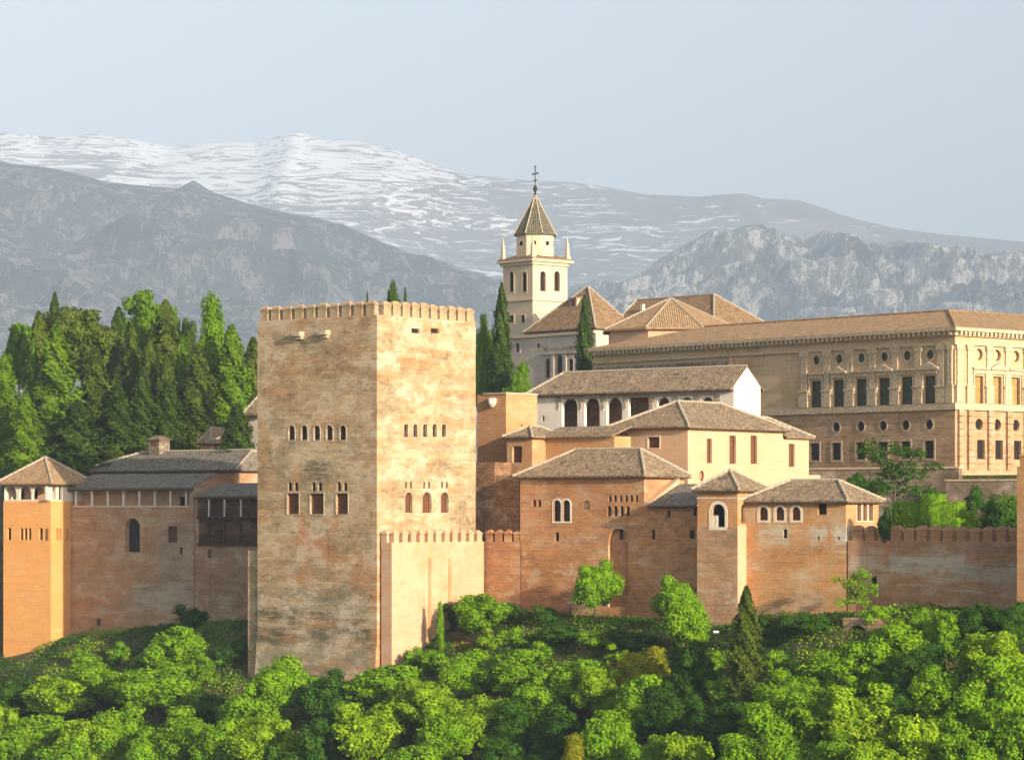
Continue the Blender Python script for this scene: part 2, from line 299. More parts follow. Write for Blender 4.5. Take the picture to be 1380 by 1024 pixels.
class Bd:
    def __init__(s, name, label, cat, px, Y, zb, th=TH, group=None, xy=None):
        s.c, s.s = math.cos(th), math.sin(th); s.th = th
        s.X, s.Y = (K(px)*Y, Y) if xy is None else xy
        s.zb = zb; s.o = bpy.data.objects.new(name, None); C.objects.link(s.o)
        s.o.location = (s.X, s.Y, zb); s.o.rotation_euler = (0,0,-th); s.o.empty_display_size = 2
        tag(s.o, label, cat, group); s.h = []
    def x(s, px, y0=0): k = K(px); return (k*(s.Y+y0*s.c)-s.X-y0*s.s)/(s.c+k*s.s)
    def y(s, px, x0=0): k = K(px); return (k*(s.Y-x0*s.s)-s.X-x0*s.c)/(s.s-k*s.c)
    def z(s, py, x=0, y=0): return (HY-py)/F*(s.Y-x*s.s+y*s.c)-s.zb
    def win(s, face, kind, px, py, w, h, style='glass', depth=.35, off=0, **k):
        """opening by the photo pixels of its centre and size"""
        if face == 'L':
            u0, u1 = s.x(px-w/2, off), s.x(px+w/2, off); uc = (u0+u1)/2; a = (uc, off)
        else:
            u0, u1 = s.y(px-w/2, off), s.y(px+w/2, off); uc = (u0+u1)/2; a = (off, uc)
        v0, v1 = s.z(py+h/2, *a), s.z(py-h/2, *a)
        s.h.append(dict(face=face, kind=kind, u=(u0,v0,u1,v1), style=style, depth=depth, off=off, **k))
    def holes(s, face, off=0): return [shape(h['kind'], *h['u']) for h in s.h if h['face'] == face and abs(h['off']-off) < 1e-6]
    def body(s, w, d, z1, mat, name='wall', z0=0, depth=.35, x1=0, y0=0, right=True):
        mb = MB(); x0 = x1-w; y1 = y0+d
        mb.panel((0,y0,0), (1,0,0), (0,1,0), [(x0,z0),(x1,z0),(x1,z1),(x0,z1)], s.holes('L', y0), depth)
        mb.panel((x1,0,0), (0,1,0), (-1,0,0), [(y0,z0),(y1,z0),(y1,z1),(y0,z1)], [q for q in s.holes('R', x1) if y0 < q[0][0] < y1] if right else [], depth)
        mb.add([(x0,y0,z0),(x0,y0,z1),(x0,y1,z1),(x0,y1,z0)], [(0,1,2,3)])
        mb.add([(x0,y1,z0),(x0,y1,z1),(x1,y1,z1),(x1,y1,z0)], [(0,1,2,3)])
        mb.add([(x0,y0,z1),(x1,y0,z1),(x1,y1,z1),(x0,y1,z1)], [(0,1,2,3)])
        return mb.obj(name, M[mat], s.o)
    def windows(s):
        for h in s.h:
            if h['style'] is None: continue
            po = shape(h['kind'], *h['u']); L = h['face'] == 'L'; off = h['off']; dp = h['depth']
            w = h['u'][2]-h['u'][0]; ht = h['u'][3]-h['u'][1]
            P = (lambda u, v, d: (u, off+d, v)) if L else (lambda u, v, d: (off-d, u, v))
            st = h['style']; big = w > .55
            pane = MB(); pane.add([P(u, v, dp) for u, v in po], [tuple(range(len(po)))])
            if st == 'shutter' or h.get('slats'):
                k = max(2, int(ht/.28))
                for i in range(k):
                    v = h['u'][1]+ht*(i+.5)/k
                    a = P(h['u'][0]+.06, v-.05, dp-.05); b = P(h['u'][2]-.06, v+.05, dp-.01)
                    pane.box(min(a[0],b[0]),min(a[1],b[1]),a[2],max(a[0],b[0]),max(a[1],b[1]),b[2])
            if st == 'lattice':
                for i in range(1, 4):
                    u = h['u'][0]+w*i/4; a = P(u-.03, h['u'][1], dp-.06); b = P(u+.03, h['u'][3]-.1, dp-.01)
                    pane.box(min(a[0],b[0]),min(a[1],b[1]),a[2],max(a[0],b[0]),max(a[1],b[1]),b[2])
            pm = M[{'lattice':'shutter','shutter':'shutter','void':'void','glass':'glass','green':'green_glass','ochre':'ochre_shutter','blind':'stone','wall':'orange'}.get(st, 'glass')]
            if not big: pane.obj('window', pm, s.o); continue
            fr = MB(); t = min(.10, w*.12)
            inner = grow(po, -t); n = len(po)
            fr.add([P(u, v, dp-.10) for u, v in po]+[P(u, v, dp-.10) for u, v in inner]+[P(u, v, dp-.005) for u, v in inner],
                   [(i,(i+1)%n,n+(i+1)%n,n+i) for i in range(n)]+[(n+i,n+(i+1)%n,2*n+(i+1)%n,2*n+i) for i in range(n)])
            f = fr.obj('window', M[h.get('frame','soffit')], s.o)
            pane.obj('pane' if st in ('glass','green','void') else 'shutter', pm, f)
            if h.get('sur'):
                q = MB(); t2 = h['sur']; outer = grow(po, t2); e = -.05
                q.add([P(u, v, e) for u, v in outer]+[P(u, v, e) for u, v in po]+[P(u, v, .02) for u, v in outer],
                      [(i,(i+1)%n,n+(i+1)%n,n+i) for i in range(n)]+[(i,(i+1)%n,2*n+(i+1)%n,2*n+i) for i in range(n)])
                q.obj('surround', M[h.get('surm','plaster')], f)
    def hip(s, x0, y0, x1, y1, ze, rise, over=.55, mat='tile', left='hip', right='hip', inset=None, axis=None, caps=True, capmat='ridge', insl=None, insr=None):
        X0, Y0, X1, Y1 = x0-over, y0-over, x1+over, y1+over
        w, d = X1-X0, Y1-Y0; axis = axis or ('x' if w >= d else 'y')
        hd = (d if axis == 'x' else w)/2
        il = (insl if insl is not None else hd) if left == 'hip' else 0; ir = (insr if insr is not None else hd) if right == 'hip' else 0
        z0, z1 = ze, ze+rise
        c = [(X0,Y0,z0),(X1,Y0,z0),(X1,Y1,z0),(X0,Y1,z0)]
        if axis == 'x': r = [(X0+il,(Y0+Y1)/2,z1),(X1-ir-1e-3,(Y0+Y1)/2,z1)]; fs = [(0,1,5,4),(2,3,4,5),(1,2,5),(3,0,4)]
        else: r = [((X0+X1)/2,Y0+il,z1),((X0+X1)/2,Y1-ir-1e-3,z1)]; fs = [(0,1,4),(1,2,5,4),(2,3,5),(3,0,4,5)]
        pts = c+r; mb = MB(); roof_mesh(mb, pts, fs)
        ro = mb.obj('roof', M[mat], s.o)
        so = MB(); so.box(X0+.05,Y0+.05,z0-.32,X1-.05,Y1-.05,z0-.17); so.obj('eave', M['soffit'], ro)
        if caps:
            up = lambda p: (p[0],p[1],p[2]+.05)
            L = [(up(pts[4]), up(pts[5]))] if (Vector(pts[4])-Vector(pts[5])).length > .3 else []
            if axis == 'x': L += [(up(pts[0]),up(pts[4])),(up(pts[3]),up(pts[4])),(up(pts[1]),up(pts[5])),(up(pts[2]),up(pts[5]))]
            else: L += [(up(pts[0]),up(pts[4])),(up(pts[1]),up(pts[4])),(up(pts[2]),up(pts[5])),(up(pts[3]),up(pts[5]))]
            ridge_caps(L, ro, mat=capmat)
        return ro
    def lean(s, x0, y0, x1, y1, ze, rise, over=.5, mat='tile'):
        pts = [(x0-.1,y0-over,ze),(x1+.1,y0-over,ze),(x1+.1,y1,ze+rise),(x0-.1,y1,ze+rise)]
        mb = MB(); roof_mesh(mb, pts, [(0,1,2,3)]); ro = mb.obj('roof', M[mat], s.o)
        so = MB(); so.box(x0,y0-over+.05,ze-.36,x1,y0+.6,ze-.18); so.obj('eave', M['soffit'], ro); return ro
def merlon_mesh(w, t, h, mat, cap='pyr'):
    mb = MB(); mb.box(-w/2,-t/2,-.15,w/2,t/2,h*.72)
    o = .07; b = [(-w/2-o,-t/2-o),(w/2+o,-t/2-o),(w/2+o,t/2+o),(-w/2-o,t/2+o)]
    mb.prism(b, h*.722, h*.79)
    if cap == 'pyr': mb.prism(b, h*.792, h*1.12, top=[(p[0]*.12,p[1]*.12) for p in b])
    else:
        mb.prism(b, h*.792, h*.93, top=[(p[0]*.78,p[1]*.7) for p in b]); mb.prism([(p[0]*.78,p[1]*.7) for p in b], h*.932, h*1.04, top=[(p[0]*.42,p[1]*.35) for p in b])
    me = bpy.data.meshes.new('merlon'); me.from_pydata(mb.v, [], mb.f); me.materials.append(M[mat]); me.update(); return me
def merlons(parent, me, pts, rz=0):
    for p in pts:
        o = bpy.data.objects.new('merlon', me); C.objects.link(o); o.parent = parent; o.location = p
        o.rotation_euler = (random.uniform(-.01,.01), random.uniform(-.015,.015), rz+random.uniform(-.02,.02)); o.scale = (random.uniform(.94,1.05),1,random.uniform(.90,1.06))
def line(a, b, n, inset=0): return [(a[0]+(b[0]-a[0])*(i+.5)/n, a[1]+(b[1]-a[1])*(i+.5)/n, a[2]) for i in range(n)]

# great square tower -------------------------------------------------
t = Bd('great_tower', 'massive square crenellated tower of ochre rammed earth, tallest in front', 'tower', 508, 305, -20)
w = -t.x(347); d = t.y(641); zt = t.z(424)
X_ = lambda px: t.x(px); Z_ = lambda py, px=430: t.z(py, t.x(px))
M['tower'] = earth('great_tower_earth', (.51,.38,.225), (.44,.35,.215), (.62,.51,.36), stain=.6, patch=.7, cs=.16, rnd=False, putlog=1, rough_bump=.9,
  cols=(((.43,.27,.13),.5,(.10,.10,1.2),.50,.57,.6),((.66,.55,.38),.55,(.09,.09,1.1),.54,.60,.55),((.54,.30,.13),.28,(.45,.45,1.8),.52,.60,.75),((.30,.27,.16),.30,(.6,.6,1.3),.52,.58,.75),((.64,.52,.35),.5,(.5,.5,1.6),.53,.60,.7),((.24,.18,.11),.9,(.5,.5,1.7),.56,.61,.65)), boxes=(
    (X_(402), X_(456), Z_(785), Z_(690), (.52,.25,.10), .95), (X_(476), X_(530), Z_(800), Z_(745), (.52,.26,.11), .95),
    (X_(342), X_(500), Z_(925), Z_(792), (.30,.27,.17), .85), (X_(345), X_(400), Z_(868), Z_(822), (.13,.12,.075), .9), (X_(420), X_(505), Z_(860), Z_(825), (.12,.11,.07), .9),
    (X_(412), X_(442), Z_(652), Z_(622), (.15,.13,.085), .85), (X_(385), X_(470), Z_(615), Z_(590), (.56,.45,.29), .6),
    (X_(350), X_(395), Z_(505), Z_(478), (.40,.26,.12), .6), (X_(500), X_(520), Z_(925), Z_(800), (.52,.27,.12), .8)))
for px in (393,410,427,444,462): t.win('L', 'arch', px, 583, 8.6, 20, 'glass', sur=.12, surm='stone_trim')
for px in (547,559.5,572.5,585.5,598): t.win('R', 'arch', px, 580, 5.6, 18, 'glass', sur=.1, surm='stone_trim')
for px, ww in ((395,16),(427,18.5),(461,16)):
    t.win('L', 'rect', px, 678.5, ww, 28, 'lattice', sur=.08, surm='stone_trim', frame='shutter')
    for dx in (-4.3,4.3): t.win('L', 'arch', px+dx, 655.5, 5.2, 12, 'glass')
for px, ww in ((550.5,10),(575,12.5),(599,10.5)):
    t.win('R', 'arch', px, 677, ww, 28, 'lattice', sur=.08, surm='stone_trim', frame='shutter')
    for dx in (-3.3,3.3): t.win('R', 'arch', px+dx, 653.5, 3, 9, 'glass')
for px in (560,586): t.win('R', 'rect', px, 446, 11, 6.5, 'void')
t.body(w, d, zt, 'tower'); t.windows()
para = MB()
for a in ((-w,0,0,.7),(-.7,.701,0,d),(-w,.701,-w+.7,d),(-w+.701,d-.7,-.701,d)): para.box(a[0],a[1],zt-.01,a[2],a[3],zt+.001)
cor = MB()
for px in (405,440):                      # stone corbels that carried a lost hoarding
    x0 = t.x(px); cor.box(x0-.55,-.75,Z_(452),x0+.55,0,Z_(446)); cor.box(x0-.4,-.4,Z_(456),x0+.4,0,Z_(452)-.002)
cor.obj('corbel', M['stone_trim'], t.o)
me = merlon_mesh(1.12, .6, 1.5, 'tower', 'round')
merlons(t.o, me, line((-w+.1,.32,zt),(-.1,.32,zt),10)); merlons(t.o, me, line((-.32,.9,zt),(-.32,d-.1,zt),10), math.pi/2)
merlons(t.o, me, line((-w+.32,.9,zt),(-w+.32,d-.1,zt),9), math.pi/2); merlons(t.o, me, line((-w+1,d-.32,zt),(-1,d-.32,zt),9))
bt = MB(); bt.box(t.x(331),.35,0,-w,5,Z_(742,340)); bt.obj('buttress', M['tower'], t.o)
pl = MB(); pl.prism([(-w-.05,-.5),(.0,-.5),(.0,-.002),(-w-.05,-.002)], 0, Z_(868), top=[(-w-.05,-.10),(.0,-.10),(.0,-.002),(-w-.05,-.002)]); pl.obj('plinth', M['tower'], t.o)
# forework in front of the right face
b = Bd('forework_wall', 'cream crenellated bastion hugging the sunlit foot of the great tower', 'bastion', 528, 304.2, -20)
bw_, bd_ = -b.x(515), b.y(652); zt = b.z(731)
b.body(1.45, bd_, zt, 'bastion')
st = MB()
for px in (579,606): y0 = b.y(px); st.box(0,y0-.18,4,.10,y0+.18,b.z(752,0,y0))
st.obj('drain_pipe', M['orange2'], b.o)
me = merlon_mesh(.78, .55, 1.15, 'bastion'); merlons(b.o, me, line((-.3,.1,zt),(-.3,bd_,zt),11), math.pi/2)
merlons(b.o, me, [(-1.1,.3,zt)])
# right-hand run of the walls: plane b = 242.4
WX, WY = -3.0, 316.05
ca, sa = math.cos(TH), math.sin(TH)
def on_wall(px, off=0):
    k = K(px); x0, y0 = WX+off*sa, WY+off*ca; q = (k*y0-x0)/(ca+k*sa); return (x0+q*ca, y0-q*sa)
s1 = Bd('curtain_wall', 'short crenellated orange wall between the bastion and the tiled house', 'wall', 0, 0, -16, xy=on_wall(703))
zt = s1.z(730); s1.body(-s1.x(650), 1.6, zt, 'orange')
me = merlon_mesh(.95, .6, 1.2, 'orange'); merlons(s1.o, me, line((s1.x(652),.35,zt),(0,.35,zt),4))
zr = Bd('rubble_block', 'shaded brick rubble block rising behind the short orange wall', 'building', 0, 0, -12, xy=on_wall(700, 2.2))
zr.body(-zr.x(640), 3.5, zr.z(650), 'rubble'); q = MB(); x0 = zr.x(640)
q.prism([(x0,.2),(x0+2.6,.2),(x0+2.6,3),(x0,3)], zr.z(650)+.001, zr.z(622)); q.prism([(x0+2.601,.3),(-.6,.3),(-.6,3),(x0+2.601,3)], zr.z(650)+.001, zr.z(640)); q.obj('wall_top', M['rubble'], zr.o)
# house with twin arched window (flush with the wall)
e = Bd('hip_roofed_house', 'long orange house with twin arched window under a hipped tile roof', 'house', 0, 0, -16, xy=on_wall(868))
we = -e.x(701); de = e.y(922)
e.win('L', 'arch', 751, 688, 10, 29, 'glass', sur=.16, surm='marble'); e.win('L', 'arch', 763.5, 688, 10, 29, 'glass', sur=.16, surm='marble')
for px in (720,727): e.win('L', 'arch', px, 678, 4.4, 10, 'glass')
for px in (822,829,836.5,844,851,858): e.win('L', 'arch', px, 671.5, 4, 9, 'glass')
for px in (821,829.5,838,846): e.win('L', 'arch', px, 688.5, 5, 14, 'glass')
e.win('L', 'rect', 750.5, 723, 5.5, 12, 'void'); e.win('L', 'point', 833, 765, 27, 106, None, depth=.45)
arch_u = e.h[-1]['u']
e.win('L', 'point', 791, 680, 7, 12, 'blind', depth=.12)
e.body(we, de, e.z(641), 'orange'); e.windows()
hx = MB(); po = shape('point', *arch_u); hx.add([(u,.45,v) for u, v in po], [tuple(range(len(po)))]); ra = hx.obj('blind_arch', M['orange'], e.o)
sl = MB(); x0 = e.x(834); sl.box(x0-.2,.40,e.z(727,x0),x0+.2,.449,e.z(713,x0)); sl.obj('slit', M['void'], ra)
e.hip(-we,0,0,de,e.z(640),e.z(605,-4,4)-e.z(640), insr=3.6, insl=5.2)
# wall with lean-to roof
f = Bd('lean_to_house', 'low plain house with dark lean-to tile roof left of the small tower', 'house', 0, 0, -16, xy=on_wall(941))
wf = -f.x(868)-.01
for px, py, w2, h2 in ((901,692,5,9),(936.5,690,5,10)): f.win('L','rect',px,py,w2,h2,'void')
for px, py, w2, h2 in ((880,720,5,13),(932.5,720,7.5,12)): f.win('L','rect',px,py,w2,h2,'void')
f.body(wf, 5.0, f.z(681), 'orange'); f.windows(); f.lean(-wf+.9,0,-.12,5.0,f.z(680),2.15,.55,'tile_grey')
cp = MB(); x0 = -wf+.45
cp.add([(x0-.35,.0,f.z(683)),(x0+.35,.0,f.z(683)),(x0+.35,5,f.z(683)),(x0-.35,5,f.z(683)),(x0-.35,0,f.z(677)),(x0+.35,0,f.z(677)),(x0+.35,5,f.z(677)+2.5),(x0-.35,5,f.z(677)+2.5)],
       [(0,1,5,4),(1,2,6,5),(2,3,7,6),(3,0,4,7),(4,5,6,7)]); cp.obj('gable_parapet', M['cream'], f.o)
# small tower with pyramid roof
g = Bd('oratory_tower', 'slim tower with pyramid tile roof and one tall open arch', 'tower', 994, 292.3, -16, th=math.radians(35.5))
wg = -g.x(940); dg = 5.3
g.win('L','arch',968,694.5,18,31,None,depth=.45,sur=.2); g.win('R','arch',1002,692,6,26,'void',depth=.4)
ua = g.h[0]['u']
g.body(wg, dg, g.z(660), 'orange2'); g.windows()
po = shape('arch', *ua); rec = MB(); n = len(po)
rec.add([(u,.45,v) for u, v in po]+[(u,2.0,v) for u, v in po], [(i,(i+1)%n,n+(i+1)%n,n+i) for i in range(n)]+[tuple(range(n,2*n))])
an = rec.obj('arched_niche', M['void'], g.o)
q = MB(); outer = grow(po, .3); q.add([(u,-.05,v) for u, v in outer]+[(u,-.05,v) for u, v in po]+[(u,.02,v) for u, v in outer],
    [(i,(i+1)%n,n+(i+1)%n,n+i) for i in range(n)]+[(i,(i+1)%n,2*n+(i+1)%n,2*n+i) for i in range(n)]); q.obj('surround', M['plaster'], an)
q = MB(); q.box(ua[0],.1,ua[1],ua[0]+.6,.4,ua[1]+1.15); q.obj('balustrade', M['plaster'], an)
q = MB(); q.box(-wg-.06,-.06,g.z(672),.06,-.001,g.z(670.5)); q.box(.001,-.06,g.z(672),.06,dg,g.z(670.5)); q.obj('string_course', M['plaster'], g.o)
lowr = MB(); lowr.box(-wg-.03,-.035,0,-.002,-.002,g.z(710)); lowr.obj('lower_wall', M['pink'], g.o)
lowr = MB(); lowr.box(.002,-.035,0,.04,dg,g.z(708)); lowr.obj('sun_painted_side', M['cream'], g.o)  # cream over the orange: brightness of the sunlit side put into its colour
g.hip(-wg,0,0,dg,g.z(659),g.z(634,-2.5,2.6)-g.z(659),.45)
# arcaded house on the wall
h = Bd('arched_window_house', 'tile roofed orange house with three arched windows on the patched wall', 'house', 0, 0, -16, xy=on_wall(1140), th=math.radians(35.5))
wh = -h.x(1008)+.3; dh = h.y(1184)
for px in (1029,1051,1073): h.win('L','arch',px,692,12,18,'shutter',sur=.22,surm='plaster')
h.win('L','rect',1108,685,12,17,'void'); h.win('L','rect',1058,719,5.5,12,'void'); h.win('L','rect',1103,725,3,5,'void'); h.win('L','rect',1130,725,3,5,'void')
for px in (1157.5,1165.5,1173.5): h.win('R','arch',px,689,5.6,25,'shutter',sur=.1,surm='plaster')
X2 = lambda px: h.x(px); Z2 = lambda py, px=1070: h.z(py, h.x(px))
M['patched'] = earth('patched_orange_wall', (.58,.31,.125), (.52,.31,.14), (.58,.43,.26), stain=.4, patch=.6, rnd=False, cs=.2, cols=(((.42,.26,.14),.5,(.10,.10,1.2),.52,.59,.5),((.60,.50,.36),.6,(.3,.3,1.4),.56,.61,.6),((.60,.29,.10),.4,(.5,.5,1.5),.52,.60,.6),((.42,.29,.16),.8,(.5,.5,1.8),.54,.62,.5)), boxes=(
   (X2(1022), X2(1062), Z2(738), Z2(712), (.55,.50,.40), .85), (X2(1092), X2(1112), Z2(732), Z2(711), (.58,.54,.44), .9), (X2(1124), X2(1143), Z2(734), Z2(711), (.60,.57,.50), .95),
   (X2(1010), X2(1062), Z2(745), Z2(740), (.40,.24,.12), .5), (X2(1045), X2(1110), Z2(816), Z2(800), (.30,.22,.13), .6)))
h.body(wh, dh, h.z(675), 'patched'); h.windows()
h.hip(-wh,0,0,dh,h.z(674),h.z(647,-3,3)-h.z(674),.5, insr=3.2)
# right-hand crenellated wall
v = Bd('garden_wall', 'long crenellated wall in front of the clipped garden hedge', 'wall', 0, 0, -16, xy=on_wall(1420))
X3 = lambda px: v.x(px); Z3 = lambda py, px=1280: v.z(py, v.x(px))
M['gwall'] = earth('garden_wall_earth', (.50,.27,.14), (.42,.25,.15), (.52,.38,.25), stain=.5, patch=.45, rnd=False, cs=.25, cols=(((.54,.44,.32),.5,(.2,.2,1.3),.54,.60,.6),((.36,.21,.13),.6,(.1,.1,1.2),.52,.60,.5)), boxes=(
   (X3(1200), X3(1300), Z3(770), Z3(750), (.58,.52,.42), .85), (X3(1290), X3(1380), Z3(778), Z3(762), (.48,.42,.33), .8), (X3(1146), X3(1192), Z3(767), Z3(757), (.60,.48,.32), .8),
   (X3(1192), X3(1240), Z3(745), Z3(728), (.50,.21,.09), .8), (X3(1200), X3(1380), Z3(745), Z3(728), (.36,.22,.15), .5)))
v.win('L','rect',1177,788,9,24,'void',depth=.5)
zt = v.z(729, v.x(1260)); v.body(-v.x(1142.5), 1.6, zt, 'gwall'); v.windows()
me = merlon_mesh(.98, .6, 1.35, 'gwall', 'round'); merlons(v.o, me, line((v.x(1146),.35,zt),(v.x(1395),.35,zt),14))
# tower at the right edge
r = Bd('edge_tower', 'tall orange tower cut off by the right edge of view', 'tower', 0, 0, -17, xy=on_wall(1428, -4.6))
r.body(-r.x(1370.5), 7, r.z(628), 'orange2'); me = merlon_mesh(.98, .6, 1.35, 'orange2', 'round')
merlons(r.o, me, line((r.x(1371),.35,r.z(628)),(0,.35,r.z(628)),3))
# ---- inner buildings
a = Bd('flat_topped_tower', 'flat topped orange block with sunlit side between great tower and arcade', 'building', 682, 325, -8)
a.win('R','rect',703,573,2.5,3,'void'); a.body(-a.x(643), a.y(724), a.z(531), 'orange2'); a.windows()
q = MB(); q.box(a.x(653)-.1,-.12,a.z(531)+.001,.12,a.y(724),a.z(528.5)); q.obj('coping', M['ridge'], a.o)
q = MB(); x0 = a.x(665); q.lathe((x0,-.25,a.z(548)), [(.2,0),(.45,.35),(.55,.8),(.5,.95)], 8); q.obj('bracket', M['plaster'], a.o)
b1 = Bd('corner_house', 'small ochre house with one square window and low tile roof', 'house', 717, 320, -8)
b1.win('L','rect',697,612,13,22,'shutter'); y2 = b1.y(735)
b1.body(-b1.x(683), 5.3, b1.z(588), 'orange2'); b1.windows()
b1.hip(b1.x(683),0,0,5.3,b1.z(587.5),1.1,.35)
q = MB(); x1_ = b1.x(828, y2); q.box(.002,y2,0,x1_,5.2,b1.z(589)); q.obj('wing_wall', M['orange2'], b1.o)
mbr = MB(); roof_mesh(mbr, [(-.4,y2-.45,b1.z(588)),(x1_,y2-.45,b1.z(588)),(x1_,5.5,b1.z(588)+1.15),(-.4,5.5,b1.z(588)+1.15)], [(0,1,2,3)]); mbr.obj('wing_roof', M['tile'], b1.o)
# arcaded hall
c = Bd('arcaded_hall', 'white hall with stucco arcade below a long brown tile roof', 'building', 989, 342, -4)
wc = -c.x(723); dc = 5.6
arc = [(767.5,21),(797.7,21),(827.8,21)]
for px, ww in arc: c.win('L','arch',px,556,ww,41,None)
c.win('L','rect',860.5,552,28,40,None)
for px in (894,925,953): c.win('L','arch',px,551,18,32,None)
c.win('L','rect',732,564,3.4,7,'void')
zt = c.z(520); mb = MB(); dc2 = c.y(1007)*2
mb.panel((0,0,0),(1,0,0),(0,1,0),[(-wc,0),(0,0),(0,zt),(-wc,zt)], c.holes('L'), .5)
zr_ = c.z(494, 0, dc2/2)
mb.add([(0,0,0),(0,dc2,0),(0,dc2,zt),(0,dc2/2,zr_),(0,0,zt)], [(0,1,2,3,4)]); mb.add([(-wc,0,0),(-wc,0,zt),(-wc,dc2,zt),(-wc,dc2,0)], [(0,1,2,3)])
mb.add([(-wc,dc2,0),(-wc,dc2,zt),(0,dc2,zt),(0,dc2,0)], [(0,1,2,3)]); wl = mb.obj('wall', M['white'], c.o); c.windows()
q = MB(); q.box(-wc+.1,dc2-.5,0,-.1,dc2-.3,zt); q.box(-wc+.1,.6,0,-.1,dc2-.51,c.z(577)); q.obj('gallery_wall', M['orange'], c.o)
ar = c.x(757), c.x(968)
for px in (752.5,782.5,813,842.5,878.5,909.5,939,966.5):
    x0 = c.x(px); sb = MB(); sb.box(x0-.16,-.07,c.z(551,x0),x0+.16,.5,c.z(533,x0)); sb.box(x0-.42,-.05,c.z(542,x0),x0+.42,.0-.002,c.z(532,x0)); so_ = sb.obj('pier', M['stucco'], c.o)
    co = MB(); co.lathe((x0,.1,c.z(574,x0)), [(.16,0),(.11,.15),(.11,c.z(554,x0)-c.z(574,x0)),(.2,c.z(551.2,x0)-c.z(574,x0))], 8); co.obj('column', M['marble'], c.o)
q = MB(); q.box(ar[0],-.04,c.z(531.5),ar[1],-.001,c.z(529)); q.obj('frieze', M['stucco'], c.o)
xr0 = -wc-1.3; ov = .7
zr_e = zt+.02; mid = dc2/2
mb = MB(); roof_mesh(mb, [(xr0,-ov,zr_e-.3),(.0,-ov,zr_e-.3),(.0,mid,zr_+.05),(xr0+3.4,mid,zr_+.05),(.0,dc2+ov,zr_e-.3),(xr0,dc2+ov,zr_e-.3)], [(0,1,2,3),(3,2,4,5),(0,3,5)])
ro = mb.obj('roof', M['tile'], c.o); ridge_caps([((xr0,-ov,zr_e-.25),(xr0+3.4,mid,zr_+.1)),((xr0+3.4,mid,zr_+.1),(0,mid,zr_+.1))], ro)
so = MB(); so.box(xr0+.05,-ov+.05,zr_e-.62,-.02,-.002,zr_e-.47); so.obj('eave', M['soffit'], ro)
# cream big house
dd = Bd('cream_house', 'large cream house with three tall red shutters on its sunlit side', 'house', 927, 315, -8)
wd, d1, d2 = -dd.x(826), dd.y(1055), dd.y(1090)
for px, py, w2, h2 in ((956,607.5,7,33),(987.5,606,9,38),(1016,606,9,38)): dd.win('R','rect',px,py,w2,h2,'shutter')
dd.win('R','rect',1067,613.5,8,31,'shutter')
dd.win('L','rect',881,596,16,15,'shutter',sur=.1); dd.win('L','rect',841,592,9,17,'blind',depth=.12)
dd.win('R','round',945.5,641,7,15,'wall',depth=.2)
dd.body(wd, d1, dd.z(575), 'cream', depth=.3); dd.body(7, d2-d1-.002, dd.z(589.5,0,d1), 'cream', name='annex_wall', y0=d1+.002, depth=.3); dd.windows()
dd.hip(-wd,0,0,d1,dd.z(574),dd.z(541,-wd/2,5)-dd.z(574),.6,axis='y')
ax = MB(); ze = dd.z(588.5,0,d1); zt = ze+2.2
roof_mesh(ax, [(-7,d1+.02,ze),(.55,d1+.02,ze),(.55,d2+.5,ze),(-7,d2+.5,ze),(-3.4,d1+.02,zt),(-3.4,d2-3.2,zt)], [(1,2,5,4),(2,3,5),(3,0,4,5)])
ar_ = ax.obj('annex_roof', M['tile'], dd.o); ridge_caps([((.55,d2+.5,ze+.05),(-3.4,d2-3.2,zt+.05)),((-3.4,d2-3.2,zt+.05),(-3.4,d1+.1,zt+.05))], ar_)
ps = MB(); ps.box(-1.2,d2-.001,0,-.05,d2+2.4,dd.z(640,0,d2)); ps.obj('yard_wall', M['cream'], dd.o)

# ---- left side ------------------------------------------------------
LX, LY = 508, 305
C0 = Vector((K(508)*305, 305, 0)); pv = C0+Vector((sa, ca, 0))*11.8
def on_left(px, off=0):
    x0, y0 = pv.x+off*sa, pv.y+off*ca; k = K(px); q = (k*y0-x0)/(ca+k*sa); return (x0+q*ca, y0-q*sa)
TL = math.radians(28.5)
lg = Bd('gallery_house', 'earth walled house with a long pale columned gallery beside left tower', 'house', 0, 0, -20, xy=on_left(262, 2.5), th=TL)
wl_ = -lg.x(94)
lg.win('L','arch',178.5,721,20,46,'glass',depth=.9,frame='soffit'); lg.win('L','rect',232.5,720,12,22,'shutter')
lg.win('L','rect',244,742,4,10,'void'); lg.win('L','rect',132.5,838,5,9,'void')
X4 = lambda px: lg.x(px); Z4 = lambda py, px=200: lg.z(py, lg.x(px))
M['left_wall'] = earth('left_wall_earth', (.50,.28,.15), (.44,.27,.16), (.52,.41,.28), stain=.5, patch=.6, rnd=False, cs=.2, cols=(((.40,.33,.22),.4,(.3,.3,1.4),.51,.58,.7),((.56,.47,.33),.5,(.2,.2,1.3),.55,.61,.6),((.38,.22,.13),.6,(.1,.1,1.2),.53,.60,.5)), boxes=(
  (X4(180), X4(262), Z4(820), Z4(786), (.55,.48,.37), .75), (X4(212), X4(262), Z4(778), Z4(700), (.42,.34,.25), .6), (X4(136), X4(178), Z4(845), Z4(800), (.48,.24,.13), .6)))
zf = lg.z(683, lg.x(200)); lg.body(wl_, 4, zf, 'left_wall', depth=.9); lg.windows()
ze = lg.z(657, lg.x(180))
gx0, gx1 = lg.x(98), lg.x(252)
q = MB(); q.box(gx0,2.2,zf+.001,lg.x(256),2.4,ze); q.obj('gallery_wall', M['cream'], lg.o)
q = MB(); xx = lg.x(256); q.box(xx+.001,.0,zf+.001,-.0,3.9,ze); q.obj('end_wall', M['pink'], lg.o)
q = MB(); xx = lg.x(232); q.box(xx-.4,2.14,zf+.05,xx+.4,2.199,zf+1.2); q.obj('door', M['void'], lg.o)
